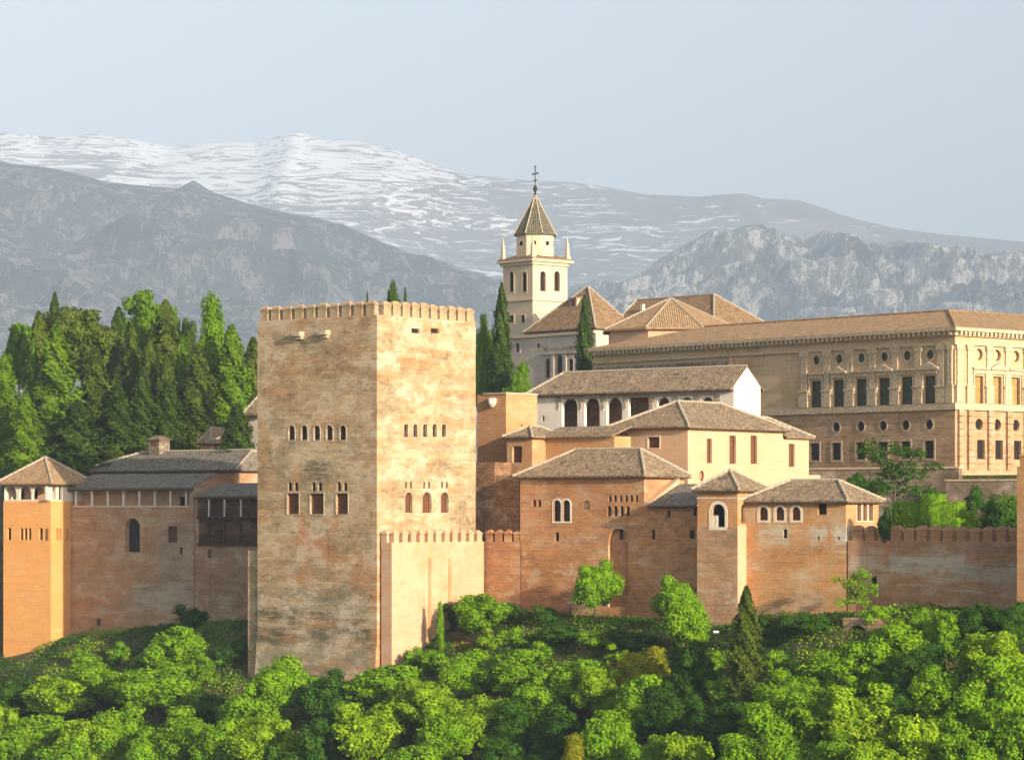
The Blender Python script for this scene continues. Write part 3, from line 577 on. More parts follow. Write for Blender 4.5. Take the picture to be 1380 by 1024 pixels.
q = MB(); q.box(lg.x(94),.02,ze-.25,xx+2,.35,ze-.02); q.obj('lintel', M['plaster'], lg.o)
q = MB(); q.box(gx0,.04,zf+.002,lg.x(256),.18,zf+.14); q.obj('sill', M['plaster'], lg.o)
for i, px in enumerate((101.5,123,144.5,165.5,187,208,229,250)):
    xx = lg.x(px); q = MB(); q.box(xx-.1,.05,zf+.15,xx+.1,.25,ze-.45); q.box(xx-.28,.05,ze-.45,xx+.28,.25,ze-.26); q.obj('column', M['marble'], lg.o)
lg.lean(lg.x(94),0,-.2,4.6,ze,1.65,.55,'tile_grey')
# palace tower on the left
xx = lg.x(95); lt_xy = (lg.X+xx*lg.c-3.8*lg.s, lg.Y-xx*lg.s-3.8*lg.c)
lt = Bd('lantern_tower', 'orange tower at left edge topped by arched lantern and pyramid tile roof', 'tower', 0, 0, -22, xy=lt_xy, th=TL)
wt = -lt.x(4.5); dt = 7.5
for px, ww in ((12.5,5),(29,4.2),(34.5,4.2),(40,4.2),(55,5)): lt.win('L','rect',px,719.5,ww,16,'glass')
for px, ww in ((68.5,3),(77.5,3),(81.5,3),(91,3)): lt.win('R','rect',px,719.5,ww,16,'shutter')
zb_ = lt.z(675); zt = lt.z(651); 
bz = MB(); lt.body(wt, dt, zb_, 'orange_sm'); lt.windows(); k0 = len(lt.h)
for px in (14,34,52): lt.win('L','arch',px,664,16,18,None)
for px in (66.5,74,82.5): lt.win('R','arch',px,664,4.6,19,None)
La = [shape(h_['kind'],*h_['u']) for h_ in lt.h[k0:] if h_['face']=='L']; Ra = [shape(h_['kind'],*h_['u']) for h_ in lt.h[k0:] if h_['face']=='R']
q = MB(); dl = 4.2
q.panel((0,0,0),(1,0,0),(0,1,0),[(-wt+.15,zb_+.001),(-.1,zb_+.001),(-.1,zt),(-wt+.15,zt)],La,.3)
q.panel((-.1,0,0),(0,1,0),(-1,0,0),[(0,zb_+.001),(dl+3,zb_+.001),(dl+3,zt),(0,zt)],Ra,.3)
q.add([(-wt+.15,0,zb_),(-wt+.15,7,zb_),(-wt+.15,7,zt),(-wt+.15,0,zt)],[(0,1,2,3)]); q.obj('lantern', M['plaster'], lt.o)
q = MB(); q.box(-wt+1.6,2.0,zb_+.002,-1.6,5.5,zt-.1); q.obj('inner_room', M['cream'], lt.o)
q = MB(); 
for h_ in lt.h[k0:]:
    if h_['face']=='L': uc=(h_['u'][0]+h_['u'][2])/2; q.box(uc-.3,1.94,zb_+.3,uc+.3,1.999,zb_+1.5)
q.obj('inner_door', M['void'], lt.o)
lt.hip(-wt,0,0,7.3,zt+.05,lt.z(617,-wt/2,3.7)-zt,.65,mat='tile_warm',capmat='ridge')
# timber gallery between
wg_ = Bd('timber_gallery', 'dark two storey timber gallery with white posts beside the great tower', 'gallery', 0, 0, -20, xy=on_left(354, 1.5))
wgw = -wg_.x(262.6)
wg_.win('L','rect',282,746,4.5,11,'void')
wg_.body(wgw, 6, wg_.z(735,wg_.x(300)), 'left_wall2' if False else 'pink'); wg_.windows()
z0 = wg_.z(735,wg_.x(300)); z1 = wg_.z(699,wg_.x(300)); z2 = wg_.z(668,wg_.x(300)); xl = wg_.x(267)
q = MB(); q.box(xl,2.4,z0+.001,0,2.6,z2); q.obj('gallery_wall', M['rubble'], wg_.o)
q = MB(); q.box(-wgw,0,z0+.001,xl-.001,3,z2+.4); q.obj('end_wall', M['pink'], wg_.o)
for nm, zz in (('floor', z0), ('upper_floor', z1)):
    q = MB(); q.box(xl,-.25,zz+.002,0,2.39,zz+.24); q.obj(nm, M['wood'], wg_.o)
q = MB(); q.box(xl,-.2,z2-.25,0,.05,z2-.02); q.obj('beam', M['wood'], wg_.o)
for zz in (z0+.25, z1+.25):
    q = MB(); q.box(xl,-.2,zz+.85,0,-.12,zz+.93); q.box(xl,-.2,zz+.1,0,-.12,zz+.16)
    nb = int(-xl/.22)
    for i in range(nb): x0 = xl+(i+.5)*(-xl)/nb; q.box(x0-.02,-.18,zz+.161,x0+.02,-.14,zz+.849)
    q.obj('railing', M['wood'], wg_.o)
for px in (283,304,326): xx = wg_.x(px); q = MB(); q.box(xx-.09,-.22,z1+.245,xx+.09,-.04,z2-.251); q.box(xx-.25,-.21,z2-.45,xx+.25,-.05,z2-.252); q.obj('post', M['marble'], wg_.o)
for px in (268.5,283,304,326): xx = wg_.x(px); q = MB(); q.box(xx-.08,-.22,z0+.245,xx+.08,-.06,z1-.001); q.obj('post', M['wood'] if px != 268.5 else M['pink'], wg_.o)
for px in (274.5,): xx = wg_.x(px); q = MB(); q.box(xx-.5,2.3,z0+.25,xx+.5,2.399,z0+1.8); q.obj('door', M['shutter'], wg_.o)
wg_.lean(xl-.3,0,0,4.4,z2,1.5,.5,'tile_grey')
# big roofed house behind
bh = Bd('long_roofed_house', 'long house with broad dark grey tile roof and one square chimney', 'house', 318, 354, -8)
wb = -bh.x(112)
bh.body(wb, 8.5, bh.z(633), 'pink')
q = MB(); q.box(bh.x(262),-.1,0,-.003,-.003,bh.z(634)); q.obj('front_wall', M['orange'], bh.o)
ro = bh.hip(-wb,0,0,8.5,bh.z(632),bh.z(607,-4,4.5)-bh.z(632),.6,mat='tile_grey',insl=7,insr=2.0)
chx = bh.x(214.5, 4.2); zc0, zc1 = bh.z(614,chx,4.2), bh.z(593,chx,4.2)
q = MB(); q.box(chx-.95,3.3,zc0-1,chx+.95,5.1,zc1); q.box(chx-1.15,3.1,zc1+.001,chx+1.15,5.3,zc1+.14); q.prism([(chx-1.1,3.15),(chx+1.1,3.15),(chx+1.1,5.25),(chx-1.1,5.25)],zc1+.141,zc1+.55,top=[(chx-.3,3.9),(chx+.3,3.9),(chx+.3,4.5),(chx-.3,4.5)])
ch_ = q.obj('chimney', M['grey_wall'], ro)
q = MB()
for i in range(4): x0 = chx-.5+i*.33; q.box(x0-.09,3.25,zc1-.75,x0+.09,3.299,zc1-.15)
q.obj('smoke_vent', M['shutter'], ch_)
q = MB(); dx = bh.x(150, 1.5); dz = bh.z(640, dx, 1.5)
# small houses at the foot of the conifers
k1 = Bd('small_tiled_house', 'small sunlit tiled house peeping out below conifers left of great tower', 'house', 309, 366, -6)
k1.win('R','rect',310.6,602,1,6,'shutter')
for px in (291,300): k1.win('L','rect',px,602,3.5,6,'shutter')
k1.body(-k1.x(283), 5, k1.z(597), 'cream'); k1.windows(); k1.hip(k1.x(283),0,0,5,k1.z(596),k1.z(586,-2,3)-k1.z(596),.4,mat='tile_warm')
k2 = Bd('white_corner_house', 'white walled house half hidden by the left edge of great tower', 'house', 352, 362, -6)
k2.body(-k2.x(334), 6, k2.z(559), 'white'); k2.hip(k2.x(334),0,0,6,k2.z(558),2.6,.5)
k3 = Bd('gabled_roof_house', 'tiny orange house with steep tile gable under the conifers', 'house', 284, 372, -6)
k3.body(-k3.x(270), 5, k3.z(596), 'orange2'); k3.hip(k3.x(270),0,0,5,k3.z(596),1.8,.3,mat='tile_warm')

# ---- church ---------------------------------------------------------
ct = Bd('church_bell_tower', 'cream bell tower with arched openings and dark octagonal spire', 'tower', 718, 465, -4, th=TH2)
wt, dt = -ct.x(678), ct.y(764.5); m_ = (wt+dt)/2
for px in (689,706.5): ct.win('L','arch',px,380,6.5,27,'void',depth=.6,sur=.18,surm='church_cream')
for px in (731.5,750.5): ct.win('R','arch',px,379,7.5,27,'void',depth=.6,sur=.18,surm='church_cream')
for px in (689.5,704.5): ct.win('L','rect',px,430,5.5,10,'void',sur=.2,surm='church_cream')
ct.body(wt, dt, ct.z(352), 'church_cream'); ct.windows()
for nm, pz, pz2, e_ in (('cornice', 352, 348.5, .75), ('cornice_moulding', 356, 352.05, .35), ('string_course', 404.5, 402, .3)):
    q = MB(); q.box(-wt-e_,-e_,ct.z(pz)+(.002 if nm=='cornice' else 0),e_,dt+e_,ct.z(pz2)) if nm=='cornice' else [q.box(-wt-e_,-e_,ct.z(pz),e_,-.002,ct.z(pz2)), q.box(.002,-.002,ct.z(pz),e_,dt,ct.z(pz2))]
    q.obj(nm, M['church_cream'], ct.o)
q = MB(); roof_mesh(q, [(-wt-.6,-.6,ct.z(348.5)+.2),(.6,-.6,ct.z(348.5)+.2),(.6,dt+.6,ct.z(348.5)+.2),(-wt-.6,dt+.6,ct.z(348.5)+.2),(-wt/2,dt/2,ct.z(348.5)+1.6)],[(0,1,4),(1,2,4),(2,3,4),(3,0,4)]); q.obj('tower_roof', M['tile_brown'], ct.o)
for px in (686.5,717,):
    xx = ct.x(px); q = MB(); q.box(xx-.25,-.05,ct.z(366),xx+.25,-.003,ct.z(357)) 
cx_, cy_ = -wt/2, dt/2; R_ = 3.15; rot8 = math.pi/8
zd0, zd1 = ct.z(348, cx_, cy_), ct.z(317, cx_, cy_)
q = MB(); q.lathe((cx_,cy_,zd0-.3), [(R_,0),(R_,zd1-zd0+.3)], 8, rot8); dr = q.obj('drum', M['church_cream'], ct.o)
for i in range(8):
    t_ = -math.pi/2+i*math.pi/4; n_ = Vector((math.cos(t_),math.sin(t_),0)); p_ = Vector((cx_,cy_,(zd0+zd1)/2+.35))+n_*R_*math.cos(math.pi/8)
    q = MB(); q.tube(p_-n_*.05, p_+n_*.03, .38, 12); q.obj('window', M['void'], dr)
za = ct.z(262, cx_, cy_)
q = MB(); k_ = [(cx_+3.55*math.cos(rot8+i*math.pi/4), cy_+3.55*math.sin(rot8+i*math.pi/4), zd1) for i in range(8)]
roof_mesh(q, k_+[(cx_,cy_,za)], [(i,(i+1)%8,8) for i in range(8)]); spo = q.obj('spire', M['tile_dark'], ct.o)
ridge_caps([((p[0],p[1],p[2]+.05),(cx_,cy_,za+.05)) for p in k_], spo, .11)
q = MB(); q.lathe((cx_,cy_,za-.2), [(.25,0),(.12,.5),(.34,.9),(.34,1.2),(.1,1.6)], 8); zc = ct.z(225, cx_, cy_)
q.tube((cx_,cy_,za+1.3),(cx_,cy_,zc),.075,6); q.tube((cx_-.75,cy_+.2,zc-1.1),(cx_+.75,cy_-.2,zc-1.1),.07,6)
q.tube((cx_-.5,cy_,za+2.2),(cx_+.5,cy_,za+2.2),.06,6); q.lathe((cx_,cy_,zc-.1),[(.14,0),(.14,.25)],6)
for sx in (-1,1): q.lathe((cx_+sx*.75,cy_-sx*.2,zc-1.25),[(.13,0),(.13,.3)],6)
q.obj('cross', M['iron'], spo)
for (x0, y0) in ((-wt,0),(.0,0),(0,dt),(-wt,dt)):
    q = MB(); q.lathe((x0,y0,ct.z(348.5)), [(.55,0),(.55,.7),(.38,.75),(.32,2.0),(.06,3.3)], 4, math.pi/4); q.lathe((x0,y0,ct.z(348.5)+3.25), [(.0,0),(.2,.2),(.0,.42)], 6); q.obj('pinnacle', M['church_cream'], ct.o)
cb = Bd('church_transept', 'pale grey church building with tall brown pyramid roof right of bell tower', 'church', 803, 448, -4, th=TH2)
wc2, dc_ = -cb.x(689), cb.y(852)
for px, w2, h2, py in ((738,6,26,496),(754,8,32,494),(769.5,6,26,496)): cb.win('L','arch',px,py,w2,h2,'glass',sur=.15,surm='church')
for px in (697.5,): cb.win('L','rect',px,468.5,5.5,12,'shutter',sur=.2,surm='church'); 
cb.win('L','rect',725,466,4,6,'void')
cb.body(wc2, dc_, cb.z(442), 'church'); cb.windows()
q = MB()
for px in (746,762.5): xx = cb.x(px); q.box(xx-.3,-.25,cb.z(530),xx+.3,-.003,cb.z(474))
q.box(cb.x(730),-.3,cb.z(474)+.002,cb.x(778),-.003,cb.z(472)); q.obj('pilaster', M['church'], cb.o)
q = MB()
for px in np.arange(734,788,3.1): xx = cb.x(px); q.box(xx-.12,-.12,cb.z(468),xx+.12,-.003,cb.z(463.5))
q.obj('frieze', M['grey_wall'], cb.o)
q = MB(); q.box(cb.x(689),-.4,cb.z(449),.0,-.002,cb.z(445)); q.obj('cornice', M['church_cream'], cb.o)
q = MB(); q.box(cb.x(692),-.3,cb.z(489),cb.x(706),-.003,cb.z(486)); q.box(cb.x(693),-.2,cb.z(499),cb.x(705),-.003,cb.z(496)); q.obj('door_canopy', M['stone_rust'], cb.o)
xr_ = cb.x(712); zre, zrr = cb.z(441), cb.z(388,-wc2*.45,dc_/2)-cb.z(441)
ro = cb.hip(xr_,0,0,dc_,zre,zrr,.5,mat='tile_brown',insl=-xr_+.5+cb.x(791.5,dc_/2),insr=.5-cb.x(793,dc_/2))
dx = cb.x(773,1.8); zz = zre+zrr*2.3/(dc_/2+.5)
q = MB(); q.box(dx-.75,1.8,zz-.3,dx+.75,4.6,zz+1.25); dm = q.obj('dormer', M['church_cream'], ro)
q = MB(); q.box(dx-.45,1.74,zz+.1,dx+.45,1.799,zz+1.05); q.obj('window', M['shutter'], dm)
q = MB(); roof_mesh(q, [(dx-1.0,1.4,zz+1.32),(dx+1.0,1.4,zz+1.32),(dx+1.0,4.9,zz+1.75),(dx-1.0,4.9,zz+1.75)],[(0,1,2,3)]); q.obj('dormer_roof', M['tile_warm'], dm)
cn = Bd('church_nave', 'long brown tiled church roof with white ridge tips behind the octagon', 'church', 962, 436, -4, th=TH2)
wn_, dn_ = -cn.x(826), cn.y(1032)
cn.body(wn_, dn_, cn.z(436), 'church'); cn.hip(-wn_,0,0,dn_,cn.z(435),cn.z(397,-6,dn_/2)-cn.z(435),.5,mat='tile_brown',left='gable')
q = MB(); xx = cn.x(867,3); q.box(xx-.25,2.6,cn.z(430),xx+.25,3.1,cn.z(410,xx,3)); q.obj('chimney', M['plaster'], cn.o)
# octagonal chapel
oc = bpy.data.objects.new('octagonal_chapel', None); C.objects.link(oc); oc.location = (K(904)*404, 404, 0); oc.rotation_euler = (0,0,0)
tag(oc, 'octagonal chapel with orange pyramidal tile roof rising behind the palace', 'chapel')
Ro = 9.6; zo = (685-441)/F*(404-8.9); zap = (685-402)/F*404
q = MB(); q.lathe((0,0,-2), [(Ro*.94,0),(Ro*.94,zo+2)], 8, math.pi/8); q.obj('wall', M['cream'], oc)
k_ = [(Ro*1.03*math.cos(math.pi/8+i*math.pi/4), Ro*1.03*math.sin(math.pi/8+i*math.pi/4), zo) for i in range(8)]
q = MB(); roof_mesh(q, k_+[(0,0,zap)], [(i,(i+1)%8,8) for i in range(8)], .25); spo = q.obj('roof', M['tile_warm'], oc); ridge_caps([((p[0],p[1],p[2]+.05),(0,0,zap+.05)) for p in k_], spo, .12, 'tile_warm' if False else 'ridge')

# ---- renaissance palace --------------------------------------------
p = Bd('renaissance_palace', 'large square stone palace with pilasters, round windows and orange tile roof', 'palace', 1287, 350, 0, th=TH2)
wp, dp = 63.0, p.y(1460)
zc_ = lambda py: p.z(py)
UL = [1100,1130.5,1161,1192,1222.5,1253.5]; LL = [1127,1160,1190,1220.5,1252]
UR = [1319.5,1344,1369,1394,1420]
def lev(py): return (HY-py)/F*350                 # height of a level read at the corner
def add(face, kind, px, zc, w_, h_, st, **k):
    uc = p.x(px) if face == 'L' else p.y(px); p.h.append(dict(face=face, kind=kind, u=(uc-w_/2,zc-h_/2,uc+w_/2,zc+h_/2), style=st, depth=k.pop('depth',.4), off=0, **k))
zU, zO, zO2, zL = lev(525), lev(476), lev(571), lev(605)
for px in UL: add('L','rect',px,zU,1.9,3.5,'green'); add('L','round',px,zO,1.15,1.15,'green',sur=.25,surm='stone_trim',depth=.25)
for px in LL: add('L','round',px,zO2,1.25,1.25,'glass',sur=.15,surm='stone_trim')
for px in [1098]+LL: add('L','rect',px,zL,1.5,2.1,'glass',sur=.25,surm='stone_trim')
for px in UR: add('R','rect',px,zU,1.6,3.5,'ochre'); add('R','round',px,zO,1.4,1.4,'blind'); add('R','round',px,zO2,1.4,1.4,'void'); add('R','rect',px+2.5,zL,1.4,2.3,'void')
p.win('L','rect',1014,546,9.5,27,'shutter')
zmid, zeave = lev(549), lev(446)
hs = p.h; p.h = [q_ for q_ in hs if q_['u'][1] < zmid]; lowL = p.h
def face_body(z0, z1, mat, name, off=0):
    mb = MB(); inr = lambda q_: z0 < q_[0][1] and max(v_[1] for v_ in q_) < z1
    mb.panel((0,0,0),(1,0,0),(0,1,0),[(-wp,z0),(0,z0),(0,z1),(-wp,z1)],[q_ for q_ in p.holes('L') if inr(q_)],.4)
    mb.panel((0,0,0),(0,1,0),(-1,0,0),[(0,z0),(dp,z0),(dp,z1),(0,z1)],[q_ for q_ in p.holes('R') if inr(q_)],.4)
    mb.add([(-wp,0,z0),(-wp,0,z1),(-wp,14,z1),(-wp,14,z0)],[(0,1,2,3)]); mb.add([(-wp,0,z1),(0,0,z1),(0,dp,z1),(-wp,dp,z1)],[(0,1,2,3)])
    return mb.obj(name, M[mat], p.o)
p.h = hs; face_body(-3, zmid, 'stone_rust', 'lower_wall'); face_body(zmid+.002, zeave, 'stone', 'upper_wall'); p.windows()
def band(name, z0, z1, e_, mat='stone_trim', xl_=-wp):
    q = MB(); q.box(xl_,-e_,z0,e_,-.002,z1); q.box(.002,-.001,z0,e_,dp,z1); return q.obj(name, M[mat], p.o)
band('string_course', zmid-.25, zmid+.3, .35); band('base_ledge', zmid+.301, zmid+.55, .2)
band('architrave', lev(464), lev(460.5), .3); band('cornice', zeave+.002, zeave+.4, .95); band('cornice_moulding', zeave-.55, zeave-.002, .4)
band('plinth', -3, lev(633), .35, 'stone_rust')
q = MB(); 
for i in range(80): x0 = -.3-i*.78; q.box(x0-.2,-.8,zeave-.40,x0+.2,-.401,zeave-.003)
q.obj('dentil_band', M['stone_trim'], p.o); q = MB()
for i in range(60): y0 = .3+i*.78; q.box(.401,y0-.2,zeave-.40,.8,y0+.2,zeave-.003)
q.obj('dentil_band', M['stone_trim'], p.o)
def pil(face, u, wd_=.72, pr=.22):
    q = MB(); z0, z1 = zmid+.56, lev(464)-.002
    def bx(u0,u1,e_,a_,b_):
        q.box(u0,-e_,a_,u1,-.002,b_) if face == 'L' else q.box(.002,u0,a_,e_,u1,b_)
    bx(u-wd_*.75,u+wd_*.75,pr*1.5,z0,z0+1.9); bx(u-wd_*.9,u+wd_*.9,pr*1.9,z0+1.901,z0+2.1)
    bx(u-wd_/2,u+wd_/2,pr,z0+2.101,z1-.6); bx(u-wd_*.7,u+wd_*.7,pr*1.5,z1-.599,z1)
    q.obj('pilaster', M['stone_trim'], p.o)
mids = [p.x(x_) for x_ in (1084.5,1115,1146,1176.5,1207,1238,1269,1281)]
for u in mids: pil('L', u, .95 if u < -1.5 else .7)
for x_ in (1292,1306,1332,1357,1382,1407): pil('R', p.y(x_), .9)
def pediment(face, px, tri):
    u = p.x(px) if face == 'L' else p.y(px); q = MB(); z0 = zU+1.76; w_ = 1.55
    if face == 'L': f_ = lambda a_, e_, z_: (u+a_, -e_, z_)
    else: f_ = lambda a_, e_, z_: (e_, u+a_, z_)
    def bx(a0,a1,e_,z0_,z1_):
        A, B_ = f_(a0,.002,z0_), f_(a1,e_,z1_); q.box(min(A[0],B_[0]),min(A[1],B_[1]),z0_,max(A[0],B_[0]),max(A[1],B_[1]),z1_)
    bx(-w_*.8,w_*.8,.25,z0+.25,z0+.75); bx(-w_,w_,.5,z0+.751,z0+.95)
    if tri: q.add([f_(-w_,.5,z0+.951),f_(w_,.5,z0+.951),f_(0,.5,z0+1.65),f_(-w_,.002,z0+.951),f_(w_,.002,z0+.951),f_(0,.002,z0+1.65)],[(0,1,2),(0,2,5,3),(1,4,5,2),(0,3,4,1)])
    for a_ in (-1.0,1.0): bx(a_*1.12-.12,a_*1.12+.12,.2,z0-3.4,z0+.249)
    q.obj('pediment', M['stone_trim'], p.o)
for i, px in enumerate(UL): pediment('L', px, i%2 == 1)
for i, px in enumerate(UR): pediment('R', px, i%2 == 1)
for x_ in (1294,1307,1334,1359,1383,1407):           # rusticated pilasters of the lower west front
    u = p.y(x_); q = MB()
    for i in range(9): q.box(.002,u-.5-.04*(i%2),lev(633)+.02+i*.80,.34+.05*(i%2),u+.5+.04*(i%2),lev(633)+.74+i*.80)
    q.obj('rusticated_pilaster', M['stone_rust'], p.o)
q = MB(); x0 = p.x(985); q.box(-wp,-.16,lev(560),x0,-.003,lev(470)); q.obj('rubble_wall', M['grey_wall'], p.o)
q = MB(); q.box(x0+.0,-.45,lev(560),x0+.35,-.003,lev(447)-.6); q.obj('downpipe', M['stone_rust'], p.o)
zr1 = (HY-419)/F*359.9; ze_ = zeave+.42; o_ = .9
mb = MB(); pts = [(-wp-o_,-o_,ze_),(o_,-o_,ze_),(o_,dp,ze_),(-wp+14,7,zr1),(-7,7,zr1),(-7,dp,zr1),(-wp+14,14,ze_+.3),(-14,14,ze_+.3),(-14,dp,ze_+.3),(-wp-o_,14,ze_)]
roof_mesh(mb, pts, [(0,1,4,3),(1,2,5,4),(3,4,7,6),(4,5,8,7),(0,3,6,9)], .2); ro = mb.obj('roof', M['tile_warm'], p.o)
up_ = lambda a_: (a_[0],a_[1],a_[2]+.06)
ridge_caps([(up_(pts[1]),up_(pts[4])),(up_(pts[3]),up_(pts[4])),(up_(pts[4]),up_(pts[5]))], ro, .14, 'tile_warm')
# terraces between palace and garden
for nm, lab, px0, px1, Y0, y0, y1, mt in (
   ('terrace_wall', 'long low terrace wall below the palace windows behind the garden bush', 1092, 1292, 336, 632, 700, 'grey_wall'),
   ('garden_retaining_wall', 'stepped stone retaining wall at the sunlit foot of the palace corner', 1275, 1420, 326, 648, 700, 'grey_wall')):
    w2 = Bd(nm, lab, 'wall', px1, Y0, -4); z1 = w2.z(y0, w2.x(px0)/2); w2.body(-w2.x(px0), .8, z1, mt)
    q = MB(); q.box(w2.x(px0)-.1,-.1,z1+.001,.1,.9,z1+.22); q.obj('coping', M['stone_trim'], w2.o)
# ---------------------------------------------------------------- terrain
BR = WX*sa+WY*ca; BL = pv.x*sa+pv.y*ca
AF = [(-420,-16),(-285,-20),(-263,-15.5),(-250,-13.5),(-235,-12.5),(-222,-12),(-203,-10.6),(-190,-11),(-175,-11.2),(-157,-10),(-146,-9.3),(-130,-9.6),(-60,-10),(200,-12)]
def foot(a): 
    for (x0,z0),(x1,z1) in zip(AF, AF[1:]):
        if a <= x1: t_ = max(0,(a-x0)/(x1-x0)); return z0+(z1-z0)*t_
    return AF[-1][1]
def sm(t_): t_ = max(0., min(1., t_)); return t_*t_*(3-2*t_)
LA = lg.X*ca-lg.Y*sa; LB = lg.X*sa+lg.Y*ca
def bwall(a):
    if a > -204: return BR
    if a > LA: return BL+1.4
    return max(LB-(LA-a)*math.tan(TH-TL), LB-12)
def ground(a, b_):
    bw0 = bwall(a); d_ = bw0-b_
    if d_ >= -.5:
        z = foot(a); d2_ = max(0, d_)
        n_ = noise.noise(Vector((a*.09,b_*.09,1.3)))*1.6+noise.noise(Vector((a*.3,b_*.3,4)))*.5
        z -= .18*min(d2_, 4)+.60*max(0, min(d2_-4, 34))+.34*max(0, min(d2_-38, 100)); z = max(z, -62)
        z += n_*min(1, d2_/8)
        if d_ > 160: z = z+(-2.2-z)*sm((d_-160)/75)
        return z
    up = -2.2 if a > -160 else -4.0
    e_ = -d_-.5
    if e_ < 2.5: return foot(a)+(up-foot(a))*(e_/2.5)
    if a > -188: z = (-2.4+1.2*sm((e_-8)/38)) if e_ < 51 else -1.2+(e_-51)/1.5*5.0 if e_ < 52.5 else 3.8
    else: z = up+(3.2-up)*sm((e_-8)/38)
    if e_ > 230: z += -30*sm((e_-230)/900)
    return z
def gxy(x, y): return ground(x*ca-y*sa, x*sa+y*ca)
bs = sorted(set([BR+51.2,BR+53.1,-60,-20,0,30,60,90,110]+[BR-i*2.5 for i in range(48)]+[BR+.5,BR+3.0]+[BR+6+i*5 for i in range(20)]+[360,400,460,600,1000,2000,4000,8000,14000,22000]))
as_ = sorted(set([-16000,-8000,-4000,-2000,-1200,-800,-600,-480,-400,-350]+[-204.01,-203.99,LA-.01,LA+.01]+[-330+i*2.5 for i in range(100)]+[-80+i*8 for i in range(14)]+[60,120,240,500,1000,2500,6000,12000]))
vs = []; 
for b_ in bs:
    for a_ in as_:
        bb = b_+(bwall(a_)-BR)*max(0., 1-abs(b_-BR)/60); vs.append((a_*ca+bb*sa, -a_*sa+bb*ca, ground(a_, bb)))
na = len(as_); fs = [(j*na+i, j*na+i+1, (j+1)*na+i+1, (j+1)*na+i) for j in range(len(bs)-1) for i in range(na-1)]
m = N('hillside_soil'); vv = m.coords(False)
gm = m.mix(m.ramp(m.noise(vv,.35,(1,1,1),6,.7), .42,.6), (.06,.085,.015), (.15,.105,.055)); gm = m.mix(m.ramp(m.noise(vv,1.2,(1,1,1),5,.7), .5,.66), gm, (.035,.05,.012))
m.bump(m.noise(vv,2,(1,1,1),6,.8), .8, .3); m.color(gm)
tb = MB(); tb.add(vs, fs); tg = tb.obj('ground', m.m, smooth=True); tag(tg, kind='structure')
# ---------------------------------------------------------------- mountains
def ridge(name, sky_pts, Yr, depth, zfoot, relief, fscale, mat, nu=340, nv=110, px0=-260, px1=1640, seed=0, sharp=False):
    vs = []; fs = []
    xs = [q_[0] for q_ in sky_pts]; ys = [q_[1] for q_ in sky_pts]
    for j in range(nv):
        v_ = j/(nv-1)*1.25
        for i in range(nu):
            px = px0+(px1-px0)*i/(nu-1); zt_ = (HY-float(np.interp(px, xs, ys)))/F*Yr
            X = K(px)*Yr
            if v_ <= 1: Y = Yr-(1-v_)*depth; z = zfoot+(zt_-zfoot)*(v_**.85)
            else: Y = Yr+(v_-1)*depth*1.5; z = zt_-(v_-1)*(zt_-zfoot)*1.2
            q_ = Vector((X, Y, z*.6))/fscale+Vector((seed,seed*2,0))
            r_ = noise.ridged_multi_fractal(q_, .9, 2.1, 7, 1.0, 2.0)-1.1 if not sharp else noise.ridged_multi_fractal(q_, .8, 2.2, 8, .95, 2.2)-1.0
            if sharp: r_ = min(r_, .55)
            amp = relief*min(1, abs(1-v_)*4+(.035 if sharp else .09))*min(1, v_*5)
            Y -= r_*amp*.8; z += r_*amp*.45
            vs.append((X, Y, z))
    fs = [(j*nu+i, j*nu+i+1, (j+1)*nu+i+1, (j+1)*nu+i) for j in range(nv-1) for i in range(nu-1)]
    q = MB(); q.add(vs, fs); o = q.obj(name, mat, smooth=True); return tag(o, kind='structure')
SC = 16000
m = N('snowy_mountain'); vv = m.coords(False); X, Y, Z = m.sep(vv)
c1 = m.mix(m.ramp(m.noise(vv,.0012,(1,1,2),8,.7), .4,.62), (.13,.115,.10), (.20,.175,.15))
wob = m.noise(vv, .0010, (.6,.9,2.0), 9, .62, 1.0); wob2 = m.noise(vv, .0095, (.28,.5,2.4), 7, .60, 2.6)
alt = m.math('ADD', m.math('MULTIPLY', m.math('SUBTRACT', Z, 2000.), 1/1500.), m.math('MULTIPLY', m.math('MAXIMUM', m.math('ADD', X, 500.), -600.), -1/2600.))
k_ = m.math('ADD', m.math('ADD', m.math('MULTIPLY', m.math('SUBTRACT', wob2, .5), 8.5), m.math('MULTIPLY', m.math('SUBTRACT', wob, .5), 3.4)), alt)
c1 = m.mix(m.ramp(k_, -.02, .06), c1, (.95,.95,.97)); M['snowy'] = m.color(c1)
ridge('mountains', [(-300,195),(-100,185),(0,178),(40,180),(60,184),(125,179),(170,184),(230,196),(270,193),(310,190),(350,192),(380,182),(399,176),(420,184),(450,189),(480,190),(520,199),(560,213),(600,228),(625,236),(660,239),(700,243),(740,245),(780,247),(820,253),(870,263),(940,266),(965,263),(1000,261),(1030,268),(1075,270),(1110,281),(1150,295),(1200,307),(1260,316),(1320,321),(1380,326),(1700,350)],
   SC, 5200, -50, 150, 2300, M['snowy'], 420, 120, seed=3)
def hillmat(name, c1, c2, c3, sc, amt, thr=.55):
    m = N(name); vv = m.coords(False)
    c_ = m.mix(m.ramp(m.noise(vv, sc, (1,1,1.4), 9, .65, .4), .42, .58), c1, c2)
    c_ = m.mix(m.math('MULTIPLY', m.ramp(m.noise(vv, sc*3.2, (1.2,1,.6), 12, .84, .3), thr, thr+.07), amt), c_, c3)
    c_ = m.mix(m.math('MULTIPLY', m.ramp(m.noise(vv, sc*22, (1,1,1), 4, .8), .5, .62), .6), c_, (.03,.04,.025))
    m.bump(m.noise(vv, sc*9, (1,1,1), 8, .8), .9, 40); return m.color(c_)
M['hill_l'] = hillmat('forested_hill', (.060,.085,.090), (.10,.12,.12), (.42,.38,.37), .0036, 1.0, .50)
